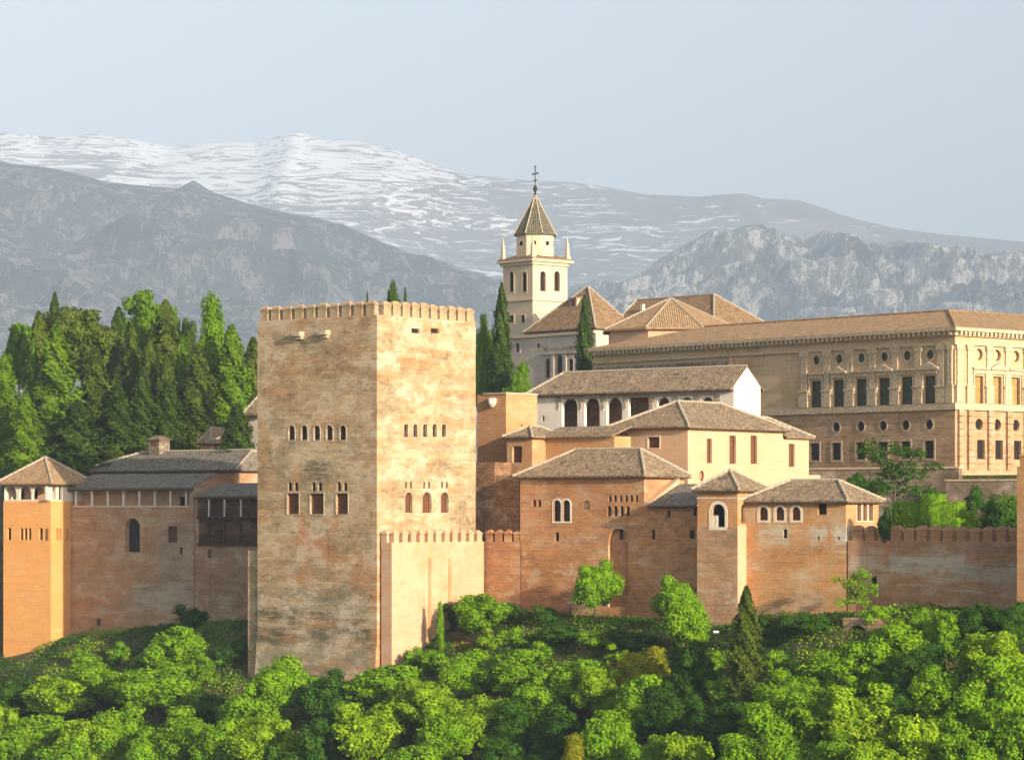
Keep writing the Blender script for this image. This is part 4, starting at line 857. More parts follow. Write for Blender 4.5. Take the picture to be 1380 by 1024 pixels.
M['hill_r'] = hillmat('rocky_hill', (.10,.12,.11), (.22,.22,.20), (1.0,.95,.90), .0042, 1.0, .485)
ridge('hills', [(-300,175),(-100,200),(0,216),(20,222),(60,227),(100,234),(140,247),(180,252),(240,256),(262,245),(285,259),(330,272),(380,284),(430,295),(480,309),(520,325),(570,345),(620,362),(670,380),(720,395),(800,420),(900,450),(1000,480),(1700,600)],
   8200, 3600, -40, 215, 800, M['hill_l'], 380, 120, seed=11)
ridge('rocky_hills', [(-300,620),(500,560),(640,440),(700,412),(760,392),(800,378),(830,383),(862,372),(880,356),(905,340),(935,323),(960,308),(985,312),(1005,305),(1025,303),(1050,317),(1085,322),(1110,311),(1135,313),(1160,327),(1190,330),(1215,324),(1240,328),(1262,327),(1290,338),(1320,343),(1350,338),(1380,342),(1450,340),(1700,360)],
   9600, 2600, -60, 430, 560, M['hill_r'], 460, 130, seed=5, sharp=True)
ridge('foothills', [(-300,400),(-100,415),(0,423),(25,427),(60,436),(100,450),(200,465),(300,470),(500,480),(640,470),(760,420),(840,392),(900,405),(980,425),(1060,440),(1400,460),(1700,470)],
   6200, 1800, -40, 160, 500, M['hill_r'], 260, 60, seed=21)
# ---------------------------------------------------------------- vegetation
def leaf_mesh(name, P, Nn, size, mat, up=0.0, core=None, aspect=1.0):
    """leaf tufts: one bent quad pair per point, facing roughly outward"""
    n = len(P); r = np.random.randn(n,3)*.55
    Nn = Nn+r; Nn[:,2] += up; Nn /= np.linalg.norm(Nn,axis=1)[:,None]+1e-9
    T = np.cross(Nn, np.random.randn(n,3)); T /= np.linalg.norm(T,axis=1)[:,None]+1e-9
    B = np.cross(Nn, T); sz = size*np.random.uniform(.6,1.35,n)[:,None]; sb = sz*aspect
    q = np.stack([P-T*sz*.9, P-B*sb*.55+Nn*sz*.12, P+T*sz*.9, P+B*sb*.55+Nn*sz*.12],1).reshape(-1,3)
    V = q; Fc = np.arange(4*n).reshape(-1,4)
    me = bpy.data.meshes.new(name); cv, cf = core if core else (np.zeros((0,3)), np.zeros((0,3),int))
    nv = len(V)+len(cv); me.vertices.add(nv); me.vertices.foreach_set('co', np.concatenate([V,cv]).astype(np.float32).ravel())
    li = np.concatenate([Fc.ravel(), (cf+len(V)).ravel()]); me.loops.add(len(li)); me.loops.foreach_set('vertex_index', li.astype(np.int32))
    tot = np.concatenate([np.full(len(Fc),4), np.full(len(cf),3)]); me.polygons.add(len(tot))
    me.polygons.foreach_set('loop_start', (np.cumsum(tot)-tot).astype(np.int32)); me.polygons.foreach_set('loop_total', tot.astype(np.int32))
    me.materials.append(mat); me.update(); me.validate(); return me
_bm = bmesh.new(); bmesh.ops.create_icosphere(_bm, subdivisions=2, radius=1); ICV = np.array([v_.co[:] for v_ in _bm.verts]); ICF = np.array([[v_.index for v_ in f_.verts] for f_ in _bm.faces]); _bm.free()
def blobs(bl, dens, shell=.22):
    """points and outward normals on a set of (x,y,z,rx,rz) lobes, those buried in another lobe dropped; plus dark cores"""
    P = []; Q = []; cv = []; cf = []; k = 0
    A = np.array(bl)
    for (x,y,z,rx,rz) in bl:
        n = int(dens*rx*(rx+rz)/2*4); d = np.random.randn(n,3); d /= np.linalg.norm(d,axis=1)[:,None]
        lump = 1+.16*np.sin(d[:,0]*5+x*3)*np.sin(d[:,1]*5+y*3)+.14*np.sin(d[:,2]*6+z*2)
        rad = (1-shell*np.random.rand(n)**1.6+.10*np.random.rand(n)**3)*lump
        p_ = np.array([x,y,z])+d*rad[:,None]*np.array([rx,rx,rz]); q_ = d/np.array([rx,rx,rz]); q_ /= np.linalg.norm(q_,axis=1)[:,None]
        keep = np.ones(n,bool)
        for (x2,y2,z2,r2,s2) in bl:
            if (x2,y2,z2) == (x,y,z): continue
            e_ = ((p_[:,0]-x2)/r2)**2+((p_[:,1]-y2)/r2)**2+((p_[:,2]-z2)/s2)**2; keep &= e_ > .55
        P.append(p_[keep]); Q.append(q_[keep])
        cv.append(ICV*(1+.15*np.random.randn(len(ICV),1)*.6)*np.array([rx,rx,rz])*.70+np.array([x,y,z])); cf.append(ICF+k); k += len(ICV)
    return np.concatenate(P), np.concatenate(Q), (np.concatenate(cv), np.concatenate(cf))
def crown_lobes(w_, h_, zc, n=16, flat=1.0, seed=0):
    rs = np.random.RandomState(seed); out = [(0,0,zc-.05*h_,w_*.27,h_*.27)]
    lean_ = rs.uniform(-.12,.12,2)*w_
    for i in range(n):
        t_ = i*2.39996+rs.uniform(-.4,.4); zz = 1-2*(i+.5)/n; rr = math.sqrt(1-zz*zz)
        R = rs.uniform(.50,.98)*(.86+.25*math.sin(t_*2+seed)); s_ = rs.uniform(.09,.22)
        out.append((w_/2*R*rr*math.cos(t_)+lean_[0]*zz, w_/2*R*rr*math.sin(t_)+lean_[1]*zz, zc+h_/2*R*zz*.95, w_*s_, w_*s_*rs.uniform(.7,1.05)*min(1.2,h_/w_)))
    return out
def trunk_mesh(hh, r_, limbs, top):
    q = MB(); zs = [0, hh*.35, hh*.7, hh]; pts = [Vector((random.uniform(-.12,.12)*z/ max(hh,1), random.uniform(-.12,.12)*z/max(hh,1), z)) for z in zs]
    for i in range(3): q.tube(pts[i], pts[i+1], r_*(1-.22*i), 7, r_*(1-.22*(i+1)))
    for i in range(limbs):
        t_ = i*2.4; q.tube(pts[2].lerp(pts[3], i/limbs), Vector((math.cos(t_)*top*.32, math.sin(t_)*top*.32, hh+top*.28)), r_*.42, 5, r_*.12)
    me = bpy.data.meshes.new('trunk'); me.from_pydata(q.v, [], q.f); me.materials.append(M['bark']); me.update(); return me
VAR = {}
def make_var(key, kind, mat, seed):
    """unit trees: crown width 1 x height 1, scaled per tree"""
    np.random.seed(seed); random.seed(seed)
    if kind == 'round':
        L = crown_lobes(6, 6.4, 3.2, 36+seed%9, seed=seed); P_, Q_, core = blobs(L, 105, .30); sz = .15+.02*(seed//7%4)
        cm = leaf_mesh('crown', P_, Q_, sz, M[mat], .25, core); tm = trunk_mesh(2.6, .20, 5, 5); base = (6, 6.4, -2.0)
    elif kind == 'tall':
        L = [(random.uniform(-.5,.5)*(1-i/16), random.uniform(-.5,.5)*(1-i/16), .8+i*.66, 1.05*(1-((i-4)/13)**2*.8)+.15, 1.15) for i in range(14)]
        L += [(math.cos(i*2.4)*.9, math.sin(i*2.4)*.9, 1.5+i*.55, .6, .9) for i in range(11)]
        P_, Q_, core = blobs(L, 130); cm = leaf_mesh('crown', P_, Q_, .16, M[mat], .5, core, .8); tm = trunk_mesh(3, .16, 3, 5); base = (3.2, 10.5, -1.2)
    elif kind in ('cypress', 'cone'):
        n = 9500; H_ = 10.; v_ = np.random.rand(n)**.8; t_ = np.random.rand(n)*2*math.pi
        prof = lambda v_: (np.sin(np.clip(v_,0,1)**.55*math.pi)**.65*.78+.10*(1-v_)) if kind == 'cypress' else (np.minimum(1,v_*7)*(1-v_)**.72*1.15)
        lump = 1+.24*np.sin(t_*5+v_*23+seed)+.20*np.sin(t_*3-v_*41+seed*2)+.14*np.sin(t_*9+v_*60)+.12*np.sin(t_*2+v_*13+seed)
        r_ = prof(v_)*lump*(1-.30*np.random.rand(n)**2+.22*np.random.rand(n)**5)
        P_ = np.stack([r_*np.cos(t_), r_*np.sin(t_), v_*H_],1); Q_ = np.stack([np.cos(t_), np.sin(t_), np.full(n,.35)],1)
        k = 22; cv = []; cf = []
        for j in range(k+1):
            for i in range(12):
                a_ = i/12*2*math.pi; vj = j/k; rr = float(prof(np.array(vj)))*.74*(1+.20*math.sin(a_*5+vj*23+seed)); cv.append((rr*math.cos(a_), rr*math.sin(a_), vj*H_*.985))
        for j in range(k):
            for i in range(12):
                a0, a1, b0, b1_ = j*12+i, j*12+(i+1)%12, (j+1)*12+i, (j+1)*12+(i+1)%12; cf += [(a0,a1,b1_),(a0,b1_,b0)]
        cm = leaf_mesh('crown', P_, Q_*np.array([1,1,1]), .125, M[mat], .1, (np.array(cv), np.array(cf)), .8)
        tm = trunk_mesh(1.2, .16, 0, 1); base = (1.75 if kind == 'cypress' else 2.2, 10., -.9)
    elif kind == 'pine':
        L = crown_lobes(6, 4.2, 3.0, 18, seed=seed); P_, Q_, core = blobs(L, 120); cm = leaf_mesh('crown', P_, Q_, .15, M[mat], .3, core); tm = trunk_mesh(2.2, .24, 5, 4); base = (6, 4.6, -1.6)
    elif kind == 'sparse':
        L = [(random.gauss(0,1.1), random.gauss(0,1), random.uniform(.3,4.8), random.uniform(.5,.95), random.uniform(.4,.8)) for i in range(34)]
        P_, Q_, core = blobs(L, 60, .6); cm = leaf_mesh('crown', P_, Q_, .15, M[mat], .3, None); tm = trunk_mesh(2.6, .15, 7, 6); base = (5.4, 5.4, -1.4)
    elif kind == 'bush':
        L = crown_lobes(3, 2.2, 1.0, 12, seed=seed); P_, Q_, core = blobs(L, 230); cm = leaf_mesh('crown', P_, Q_, .105, M[mat], .35, core); tm = trunk_mesh(.9, .10, 4, 1.6); base = (3, 2.2, -.15)
    VAR[key] = (cm, tm, base)
_k = 0
def variant(kind, mat, i):
    key = (kind, mat, i)
    if key not in VAR: make_var(key, kind, mat, 11+len(VAR)*7)
    return VAR[key]
NV = {'round':5,'tall':2,'cypress':3,'cone':3,'pine':1,'sparse':1,'bush':3}
TREE_N = {'round':'broadleaf_tree','tall':'poplar_tree','cypress':'cypress_tree','cone':'cypress_tree','pine':'pine_tree','sparse':'young_tree','bush':'shrub'}
def plant(kind, mat, pos, w_, h_, label, group=None, cat=None):
    """pos = point on the ground; w_, h_ = crown width and total height in metres"""
    global _k; _k += 1
    cm, tm, (bw0, bh0, zb0) = variant(kind, mat, _k % NV[kind])
    root = bpy.data.objects.new(TREE_N[kind], None); C.objects.link(root); root.location = pos
    root.rotation_euler = (0,0,(_k*2.4)%6.28)
    tag(root, label, cat or {'bush':'shrub'}.get(kind, 'tree'), group or 'trees')
    lift = {'round':.24,'tall':.10,'cypress':.05,'cone':.04,'pine':.40,'sparse':.25,'bush':.03}[kind]*h_
    sx, sz = w_/bw0, (h_-lift)/bh0
    a_ = bpy.data.objects.new('crown', cm); C.objects.link(a_); a_.parent = root; a_.scale = (sx,sx,sz); a_.location = (0,0,lift)
    b_ = bpy.data.objects.new('trunk', tm); C.objects.link(b_); b_.parent = root
    tz = (lift+h_*.3)/{'round':2.6,'tall':3,'cypress':1.2,'cone':1.2,'pine':2.2,'sparse':2.6,'bush':.9}[kind]
    b_.scale = (max(.5,sx), max(.5,sx), tz if kind in ('round','pine','sparse') else tz*.5); b_.location = (0,0,-.3)
    return root
def slope_tree(kind, mat, px, top, wpx, label, H=None, hr=1.35, group='trees and bushes on the slope below the walls', Ymax=330, maxb=None, cat=None):
    """stands on the hillside where a plant of that height puts its top in the right place"""
    best = None
    for i in range(0, 2600):
        Y = Ymax-i*.05; zt_ = (HY-top)/F*Y; x_ = K(px)*Y
        bw0 = bwall(x_*ca-Y*sa)
        if x_*sa+Y*ca > bw0-1.6: continue
        g_ = gxy(x_, Y); hh = H if H else max(1.2, wpx/F*Y*hr)
        if zt_-g_ >= hh: best = (x_, Y, g_, zt_-g_); break
    if best is None: print('NO PLACE', label); return
    x_, Y, g_, hh = best
    return plant(kind, mat, (x_, Y, g_-.05), wpx/F*Y, hh+.05, label, group, cat)
def back_tree(kind, mat, px, top, base, wpx, Y, label, group='trees behind the walls'):
    zb0 = (HY-base)/F*Y; return plant(kind, mat, (K(px)*Y, Y, zb0), wpx/F*Y, (base-top)/F*Y, label, group)
B_ = [
 ('bush','leaf_c',1312,652,700,34,321,'dark shrub below the sunlit palace corner'),
 ('bush','leaf_c',1250,648,700,44,321,'dark shrub in front of the terrace wall between bush tree and palace corner'),
 ('bush','leaf_d',1362,658,700,40,320,'green shrub before the retaining wall beside the right edge tower'),
 ('bush','leaf_c',1130,650,705,50,312,'dark shrub beside the arched house gable under the palace'),
 # kind, foliage, px, top, base, width, Y, label
 ('cypress','cyp_b',6,478,660,44,372,'broad bright cypress cut by the left edge, behind the lantern tower'),
 ('cone','cyp_b',34,527,660,38,366,'short green cone cypress directly behind the lantern tower roof'),
 ('cypress','cyp_b',45,456,640,20,380,'very thin bright green cypress between two wide ones at far left'),
 ('cone','cyp_b',76,438,640,56,378,'tall wide bright green cone cypress right of the thinnest one'),
 ('cypress','cyp',74,395,640,22,402,'dark cypress whose pointed tip rises highest at far left'),
 ('cypress','cyp_o',52,420,640,28,392,'olive green cypress with double tip behind the thin bright one'),
 ('round','cyp_o',112,402,560,72,398,'big round olive conifer with brownish flat top at upper left'),
 ('round','leaf_d',26,436,560,46,398,'light green leafy tree beside the pale scree at the left edge'),
 ('cone','cyp_o',128,470,660,52,384,'brownish olive conifer right below the big round olive one'),
 ('round','leaf_d',192,398,560,58,408,'bright leafy tree between two dark conifers, middle of left grove'),
 ('cypress','cyp_o',223,405,640,38,398,'tall olive cypress right of the bright leafy tree'),
 ('cypress','cyp',160,415,640,30,402,'dark green cypress left of the bright leafy tree'),
 ('round','cyp',247,425,560,26,412,'small dark tree in the gap before the tall poplar'),
 ('cone','cyp_o',178,440,650,38,392,'olive cone conifer in front of the bright leafy tree'),
 ('cone','cyp_o',201,458,650,36,388,'yellowish olive conifer lit above the grove shadow'),
 ('cone','cyp_o',224,478,650,34,385,'lower olive conifer above the house chimney'),
 ('cone','cyp_b',246,452,650,34,390,'bright edged cypress just left of the brown conifer'),
 ('cypress','cyp_o',267,466,650,34,386,'brown tinted conifer left of the tall poplar'),
 ('tall','leaf_d',287,393,640,34,396,'tall bright poplar standing alone against the mountain, left of great tower'),
 ('cone','cyp_b',312,438,650,52,390,'wide bright green cypress between poplar and great tower'),
 ('cypress','cyp_o',341,455,650,30,394,'dark olive cypress touching the left edge of great tower'),
 ('cone','cyp',192,500,660,44,376,'dark cypress standing in for grove shadow behind the roof left of the chimney'),  # this and the next two: dark conifers put where the grove shadow lies
 ('cone','cyp',160,520,660,46,374,'dark conifer standing in for grove shadow above the left end of long roof'),
 ('cone','cyp',226,512,660,44,376,'dark conifer standing in for grove shadow directly behind the chimney'),
 ('cone','cyp',104,540,670,60,372,'dark bushy conifer behind the lantern tower and long roof'),
 ('cypress','cyp',320,544,670,30,362,'nearly black cypress before the white house by great tower'),
 ('cypress','cyp',676,382,600,26,396,'tall slim cypress beside the church bell tower, right of great tower'),
 ('cypress','cyp',788,398,600,24,425,'slim dark cypress in front of the church wall'),
 ('round','leaf_d',655,430,600,32,400,'leafy green tree squeezed between great tower and slim cypress'),
 ('round','leaf_d',703,493,600,36,392,'low leafy tree at the foot of the church right of the slim cypress'),
 ('cypress','cyp',495,393,560,8,350,'tiny cypress tip over the battlements left of the tower corner'),
 ('round','cyp',529,384,520,19,352,'round dark treetop over the battlements right of the tower corner'),
 ('cypress','cyp',546,387,560,9,352,'thin cypress tip just right of the round treetop above the battlements'),
 ('sparse','leaf_c',1205,592,690,96,306,'large dark green tree in front of the palace terrace'),
 ('round','leaf_c',1160,640,705,44,306,'dark shrubby tree left of the large terrace tree'),
 ('bush','leaf_c',1346,662,728,58,284,'broad dark garden bush near the right edge tower'),
 ('bush','leaf_b',1308,678,728,24,283,'small light green garden tree between hedge and dark garden tree'),
 ('bush','leaf_c',1193,680,728,24,284,'dark rounded bush at the left end of clipped hedge'),
]
for t_ in B_: back_tree(*t_[:5], t_[5]*(1.5 if t_[2] < 345 and t_[2] > 30 and t_[5] > 21 else 1.08), *t_[6:])
S_ = [
 ('round','leaf_a',160,905,44,'small tree between the lantern tower foot and the wide leafy tree',4),
 ('bush','leaf_a',205,868,40,'bright bush on the bank under the arched window wall',2.8),
 ('bush','leaf_c',310,860,46,'shaded bush on the bank touching the great tower left edge',3),
 ('bush','leaf_a',108,868,34,'bright bush hugging the right foot of lantern tower',2.6),
 ('bush','leaf_c',250,905,50,'dark bush in the hollow under the leafy bank tree',3),
 ('bush','leaf_b',662,846,44,'pale green bush right of the rounded tree of the cream bastion',2.4),
 ('bush','leaf_a',725,860,50,'bright bush on the slope edge below the white lamp',2.6),
 ('bush','leaf_a',800,846,48,'bright bush at the foot of the rounded wall tree',2.2),
 ('bush','leaf_b',838,868,44,'pale bush above the yellow flowering tree',2.4),
 ('bush','leaf_a',960,872,40,'bright bush just left of the lone cypress',2.6),
 ('bush','leaf_a',1050,872,46,'bright bush right of the lone cypress under the ivy mass',2.6),
 ('round','leaf_a',985,915,44,'small tree half hidden behind the lone cypress foot',4.5),
 ('bush','leaf_b',1210,828,40,'pale bush between the stone arch and the rounded bright bush',2.4),
 ('bush','leaf_a',590,872,46,'bright bush between cream bastion foot and its rounded tree',2.8),
 ('bush','leaf_c',262,812,44,'dark shrub in the shade where two left walls meet',3),
 ('bush','leaf_a',560,868,44,'low bright bush against the foot of cream bastion',2.6),
 ('bush','leaf_c',1040,824,50,'dark shrub at the foot of patched wall right of the small tower',2.4),
 ('bush','leaf_c',1095,822,54,'dark shrub at the foot of patched wall below the single square window',2.4),
 # kind, foliage, px, top, width, label, height m
 ('round','leaf_a',802,755,58,'rounded bright tree against the orange wall below the blind arch',6.6),
 ('round','leaf_a',909,778,48,'green tree against the wall left of the oratory tower, upper of two',5.6),
 ('round','leaf_a',926,806,60,'second green tree just below the oratory tower, slightly lower',6.0),
 ('round','leaf_a',643,800,70,'rounded green tree standing closest to the foot of cream bastion',5.0),
 ('bush','leaf_c',612,806,36,'dark bush left of the rounded tree at the cream bastion',3.2),
 ('cypress','cyp_o',1006,790,40,'dark cypress standing alone on the slope below the small tower',13.5),
 ('sparse','leaf_a',1155,766,52,'sparse little tree growing against the crenellated right wall',4.6),
 ('bush','leaf_a',1240,815,30,'rounded bright bush at the foot of the right wall',2.4),
 ('round','leaf_a',235,843,60,'leafy tree in front of the bank left of great tower',6.5),
 ('bush','leaf_a',161,860,38,'low bush at the foot of the left wall',3),
 ('sparse','leaf_a',277,880,36,'thin young tree on the dark bank left of great tower',4),
 ('round','leaf_a',122,885,66,'leafy tree beside the foot of lantern tower',6),
 ('round','leaf_a',212,897,78,'wide leafy tree below the bank left of great tower',6),
 ('round','leaf_b',83,908,70,'bright tree hiding the foot of lantern tower',6.5),
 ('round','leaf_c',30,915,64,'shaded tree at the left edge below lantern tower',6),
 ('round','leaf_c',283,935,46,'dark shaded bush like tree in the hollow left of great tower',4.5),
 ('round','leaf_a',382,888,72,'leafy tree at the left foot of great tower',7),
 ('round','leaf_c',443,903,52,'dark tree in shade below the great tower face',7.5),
 ('round','leaf_a',344,918,62,'bright tree just left of the great tower foot',7),
 ('round','leaf_a',517,892,66,'bright tree directly below the corner of great tower',6.5),
 ('round','leaf_b',570,912,72,'light green tree below the foot of cream bastion',7),
 ('round','leaf_a',633,878,58,'leafy tree just below the rounded tree of the cream bastion',6),
 ('round','leaf_a',690,876,62,'leafy tree on the middle slope below the short orange wall',6),
 ('round','leaf_a',738,905,56,'green tree midway down the middle of the slope',6.5),
 ('round','leaf_a',775,884,62,'bright tree below the rounded tree of the blind arch',7),
 ('round','leaf_b',815,896,64,'pale green tree just left of the yellow flowering one',7),
 ('round','leaf_y',872,877,50,'yellow green flowering tree in the middle slope',6),
 ('round','leaf_a',868,910,66,'green tree below the yellow flowering one',7),
 ('round','leaf_c',934,868,56,'dark leafy tree left of the lone cypress',8),
 ('round','leaf_c',905,918,56,'shaded tree left below the lone cypress',7),
 ('round','leaf_a',1073,902,72,'green tree right of the lone cypress below the ivy',6),
 ('round','leaf_a',1136,868,76,'leafy tree beside the stone arch',6.5),
 ('round','leaf_a',1207,843,68,'leafy tree right of the stone arch below right wall',6),
 ('round','leaf_a',1275,824,48,'leafy tree in front of the shaded foot of right wall',5),
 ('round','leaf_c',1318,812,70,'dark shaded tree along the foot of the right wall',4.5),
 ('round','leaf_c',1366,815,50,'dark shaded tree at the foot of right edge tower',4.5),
 ('round','leaf_b',1335,850,66,'bright tree below the shaded right end of wall',7),
 ('round','leaf_a',1352,886,74,'large bright tree at right edge, upper of two',8),
 ('round','leaf_a',1265,896,60,'tree in the right wood between dark hollows',7),
 ('round','leaf_c',1200,915,56,'dark tree in the hollow of the right wood',6),
 ('round','leaf_c',1235,872,50,'dark green tree below the leafy one right of the arch',6),
 ('round','leaf_a',1300,932,66,'bright tree with several domes in the right wood',8),
 ('round','leaf_b',1158,922,66,'light tree in the right wood below the stone arch',7.5),
 ('round','leaf_a',1105,928,66,'green tree right of the foot of the lone cypress',7.5),
 ('round','leaf_a',1052,942,66,'bright tree at the right foot of the lone cypress',7),
 ('round','leaf_c',968,950,60,'very dark tree at the left foot of the lone cypress',6),
 ('round','leaf_b',1243,962,70,'broad bright tree low in the right wood',8),
 ('round','leaf_a',1372,948,64,'bright tree at right edge, lower of two',8),
 ('round','leaf_a',1320,985,70,'tree on the lowest edge near the right corner',8),
 ('round','leaf_b',1185,985,70,'light green tree on the lowest edge of the right wood',8),
 ('round','leaf_a',1118,988,66,'tree on the lowest edge, second right of the lone cypress',8),
 ('round','leaf_a',1056,996,64,'tree on the lowest edge just right below the lone cypress',8),
 ('round','leaf_a',998,992,64,'tree on the lowest edge straight below the lone cypress',8),
 ('round','leaf_b',928,985,52,'bright yellowish tree on the lowest edge left of the lone cypress',8),
 ('bush','leaf_y',902,974,32,'small golden shrub left of the bright yellowish tree',3),
 ('round','leaf_a',866,992,54,'low green tree left of the golden shrub',8),
 ('tall','leaf_y',774,986,38,'yellow green pointed tree at the lowest edge, middle of view',9),
 ('round','leaf_a',820,960,60,'green tree above the pointed yellow green one',7.5),
 ('round','leaf_c',752,955,60,'shaded tree left above the pointed yellow green one',7.5),
 ('round','leaf_b',640,930,62,'bright knobbly tree standing clear of dark shade in middle wood',8),
 ('round','leaf_c',700,948,60,'dark tree right of the knobbly bright one',7.5),
 ('round','leaf_a',596,955,58,'green tree left of the knobbly bright one',7.5),
 ('round','leaf_b',500,948,72,'light tree of several domes low below great tower',8),
 ('round','leaf_c',438,960,56,'dark tree low below the left face of great tower',8),
 ('round','leaf_b',350,958,70,'bright tree low left of great tower',8),
 ('round','leaf_a',300,968,58,'green tree low on the left, beside the bright one',8),
 ('round','leaf_a',250,956,68,'wide green tree low in the left wood',8),
 ('round','leaf_a',164,952,58,'green tree low in the left wood above smaller ones',8),
 ('round','leaf_b',120,966,60,'light green tree low in the left wood, second lowest',8),
 ('round','leaf_a',38,960,64,'domed tree low near the left edge',8),
 ('round','leaf_b',2,946,44,'tree cut by the left edge in the lower wood',8),
 ('round','leaf_a',198,985,50,'small domed tree at the lowest edge left of middle',8),
 ('round','leaf_a',85,1000,66,'tree at the lowest edge, near left corner',8),
 ('round','leaf_c',400,1000,60,'dark tree at the lowest edge below great tower',8),
 ('round','leaf_a',545,1000,66,'tree at the lowest edge below the cream bastion',8),
 ('round','leaf_c',690,1003,64,'shaded tree at the lowest edge in the middle',8),
 ('bush','leaf_c',755,838,60,'dark broad bush on the terrace edge below the blind arch tree',2.4),
 ('bush','leaf_c',860,845,70,'dark wide bush below the terrace right of the rounded tree',2.6),
 ('bush','leaf_a',690,842,56,'low green bush on the terrace below the short orange wall',2.2),
 ('bush','leaf_c',690,808,40,'dark bush against the short orange wall',2.6),
 ('bush','leaf_c',737,812,36,'dark bush against the wall left of the white lamp',2.4),
 ('bush','leaf_c',1285,845,60,'dark bush in shade below the right wall',3),
 ('bush','leaf_a',1180,812,36,'yellowish bush at the foot of right wall near sparse tree',2.2),
]
for kd, mt, px, top, w_, lab, H_ in S_: slope_tree(kd, mt, px, top, w_*(1.42 if kd == 'round' and top > 840 else 1.1), lab, H=H_, Ymax=345 if px < 340 else 330)
# tree behind the lawn edge: its shadow falls on the cream bastion
# clipped hedge with raised middle
hd = Bd('clipped_hedge', 'bright clipped hedge wall with raised square middle in the palace garden', 'hedge', 1291, 291, -2.6)
hw = -hd.x(1201); zA, zB, zC = hd.z(708), hd.z(676), hd.z(665)
def hedge_part(nm, x0, x1, y0, y1, z0, z1, mat='hedge', dens=60, size=.09):
    P_ = []; Q_ = []
    for nrm, area in (((0,-1,0),(x1-x0)*(z1-z0)),((1,0,0),(y1-y0)*(z1-z0)),((0,0,1),(x1-x0)*(y1-y0)),((-1,0,0),(y1-y0)*(z1-z0))):
        n = int(area*dens); r_ = np.random.rand(n,3)*np.array([x1-x0,y1-y0,z1-z0])+np.array([x0,y0,z0]); nn = np.array(nrm,float)
        if nrm[1] < 0: r_[:,1] = y0
        if nrm[0] > 0: r_[:,0] = x1
        if nrm[0] < 0: r_[:,0] = x0
        if nrm[2] > 0: r_[:,2] = z1
        r_ += nn*np.random.uniform(-.12,.08,(n,1)); P_.append(r_); Q_.append(np.tile(nn*2.2,(n,1)))
    q = MB(); q.box(x0+.06,y0+.06,z0,x1-.06,y1-.06,z1-.05); cvv = np.array(q.v); cff = np.array([t_ for f_ in q.f for t_ in ((f_[0],f_[1],f_[2]),(f_[0],f_[2],f_[3]))])
    o = bpy.data.objects.new(nm, leaf_mesh(nm, np.concatenate(P_), np.concatenate(Q_), size, M[mat], .0, (cvv, cff))); C.objects.link(o); return o
xm0, xm1 = hd.x(1243), hd.x(1266)
hedge_part('hedge_wall', -hw, 0, 0, 1.6, 0, zB).parent = hd.o
hedge_part('raised_block', xm0, xm1, -.25, 1.4, 0, zC).parent = hd.o
# ivy over the retaining wall, stone arch
def on_slope(px, py):
    for i in range(3000):
        Y = 330-i*.04; x_ = K(px)*Y; z_ = (HY-py)/F*Y
        if z_ >= gxy(x_, Y) and (x_*sa+Y*ca) < BR-.5: return x_, Y, z_
    return K(px)*270, 270, (HY-py)/F*270
def ivy(px0, px1, py0, py1, Y, lab):
    o = Bd('ivy_mass', lab, 'ivy', px1, Y, 0); x0, z0, z1 = o.x(px0), o.z(py1), o.z(py0)
    w_ = -x0; L = [(x0+random.uniform(0,w_), random.uniform(-.5,.6), random.uniform(z0,z1-.5), random.uniform(.6,1.1), random.uniform(.6,1.0)) for i in range(int(w_*(z1-z0)*.75)+6)]
    P_, Q_, core = blobs(L, 120); c_ = bpy.data.objects.new('ivy_leaves', leaf_mesh('ivy_leaves', P_, Q_, .14, M['leaf_c'], .2, core)); C.objects.link(c_); c_.parent = o.o
    q = MB(); q.box(x0+.2,.3,z0-3,-.2,1.2,z1-.8); q.obj('retaining_wall', M['rubble'], o.o)
ax_, ay_, az_ = on_slope(1138, 838)
ivy(1022, 1138, 832, 892, ay_-1.5, 'dark hanging ivy mass right of the lone cypress below the patched wall')
ga = Bd('stone_arch', 'low stone arch with dark opening right of the ivy mass', 'arch', 1205, on_slope(1170, 845)[1]-2.5, -22)
x0 = ga.x(1136); zt_a = ga.z(833, ga.x(1170)); u0, u1 = ga.x(1141), ga.x(1170)
q = MB(); v1 = ga.z(842, ga.x(1155)); po = shape('arch', u0, 2, u1, v1)
q.panel((0,0,0),(1,0,0),(0,1,0),[(x0,0),(0,0),(0,zt_a-.9),(x0*.4,zt_a),(x0,zt_a)],[po],1.2)
q.add([(x0,0,zt_a),(x0*.4,0,zt_a),(0,0,zt_a-.9),(0,4,zt_a-.9),(x0*.4,4,zt_a),(x0,4,zt_a)],[(0,1,4,5),(1,2,3,4)]); q.add([(0,0,0),(0,4,0),(0,4,zt_a-.9),(0,0,zt_a-.9)],[(0,1,2,3)]); q.obj('arch_wall', M['pink'], ga.o)
q = MB(); q.add([(u,1.2,v_) for u, v_ in po], [tuple(range(len(po)))]); q.obj('dark_opening', M['void'], ga.o)
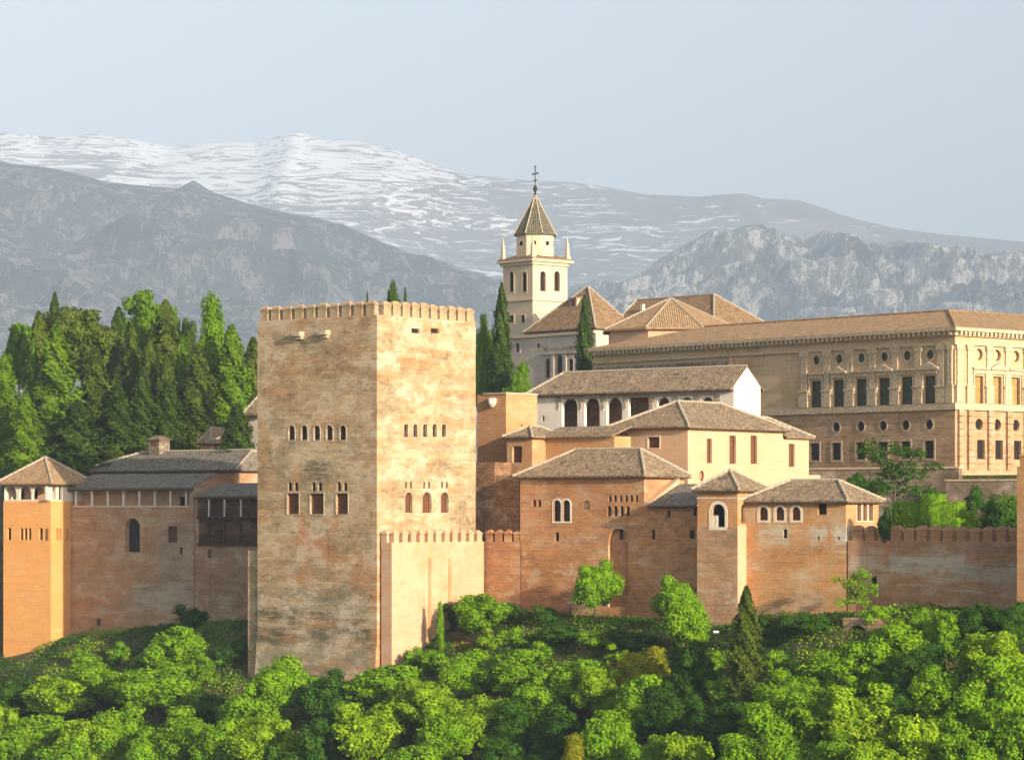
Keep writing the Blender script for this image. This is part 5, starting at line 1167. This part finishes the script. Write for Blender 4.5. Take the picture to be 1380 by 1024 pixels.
# lamps on the lawn
def lamp(px, py_top, py_base, Y, lab):
    o = bpy.data.objects.new('flood_lamp', None); C.objects.link(o); zb0 = (HY-py_base)/F*Y; o.location = (K(px)*Y, Y, zb0); tag(o, lab, 'lamp', 'flood lamps at the foot of the walls')
    hh = (py_base-py_top)/F*Y; q = MB(); q.lathe((0,0,-.6),[(.06,0),(.04,.8),(.03,hh+.5)],8); q.obj('pole', M['iron'], o)
    q = MB(); q.box(-.26,-.14,hh-.10,.26,.14,hh+.10); q.box(-.2,-.18,hh-.07,.2,-.141,hh+.07); q.obj('lamp_head', M['lampwhite'], o)
for px, pt_, lab in ((768,812,'white flood lamp on a post left of the rounded wall tree'),(965,851,'white flood lamp on a post below the small tower')):
    x_, y_, z_ = on_slope(px, pt_+22); lamp(px, pt_, (HY - gxy(x_, y_)*F/y_), y_, lab)
# dark cypress like shrub throws the shadow on the bastion
slope_tree('tall','leaf_a',593,808,12,'slim climbing shrub against the cream bastion beside the drain pipes',H=5.5)
# ground cover on the hillside
np.random.seed(5); n = 170000; A_ = np.random.uniform(-272,-128,n); D_ = np.random.uniform(.6,60,n); P_ = np.zeros((n,3))
ok = np.zeros(n,bool)
for i in range(n):
    a_ = A_[i]; b_ = bwall(a_)-D_[i]; nn = noise.noise(Vector((a_*.13,b_*.13,9)))
    if nn < -.42: continue
    x_, y_ = a_*ca+b_*sa, -a_*sa+b_*ca; ok[i] = True; P_[i] = (x_, y_, ground(a_, b_)+random.random()**2*(.35+max(0,nn)*1.2))
P_ = P_[ok]; br = np.array([noise.noise(Vector((p_[0]*.16,p_[1]*.16,3))) > .02 for p_ in P_]); k_ = 0
for nm_, sel_, mt_, sz_ in (('ground_cover', ~br, 'leaf_c', .19), ('grass', br, 'leaf_a', .16)):
    Q_ = P_[sel_]; gc = bpy.data.objects.new(nm_, leaf_mesh(nm_, Q_, np.tile(np.array([.25,-.5,1.]),(len(Q_),1)), sz_, M[mt_], .0)); C.objects.link(gc); tag(gc, kind='stuff')
# haze
hz = MB(); hz.box(-14500,-60,-75,14500,22500,2900); hm = bpy.data.materials.new('haze_air'); hm.use_nodes = True
nt = hm.node_tree; nt.nodes.clear(); out = nt.nodes.new('ShaderNodeOutputMaterial'); pvn = nt.nodes.new('ShaderNodeVolumePrincipled')
pvn.inputs['Color'].default_value = (.57,.74,.98,1); pvn.inputs['Density'].default_value = 8.2e-5; pvn.inputs['Anisotropy'].default_value = -0.24
nt.links.new(pvn.outputs[0], out.inputs['Volume']); tag(hz.obj('haze', hm), kind='stuff')
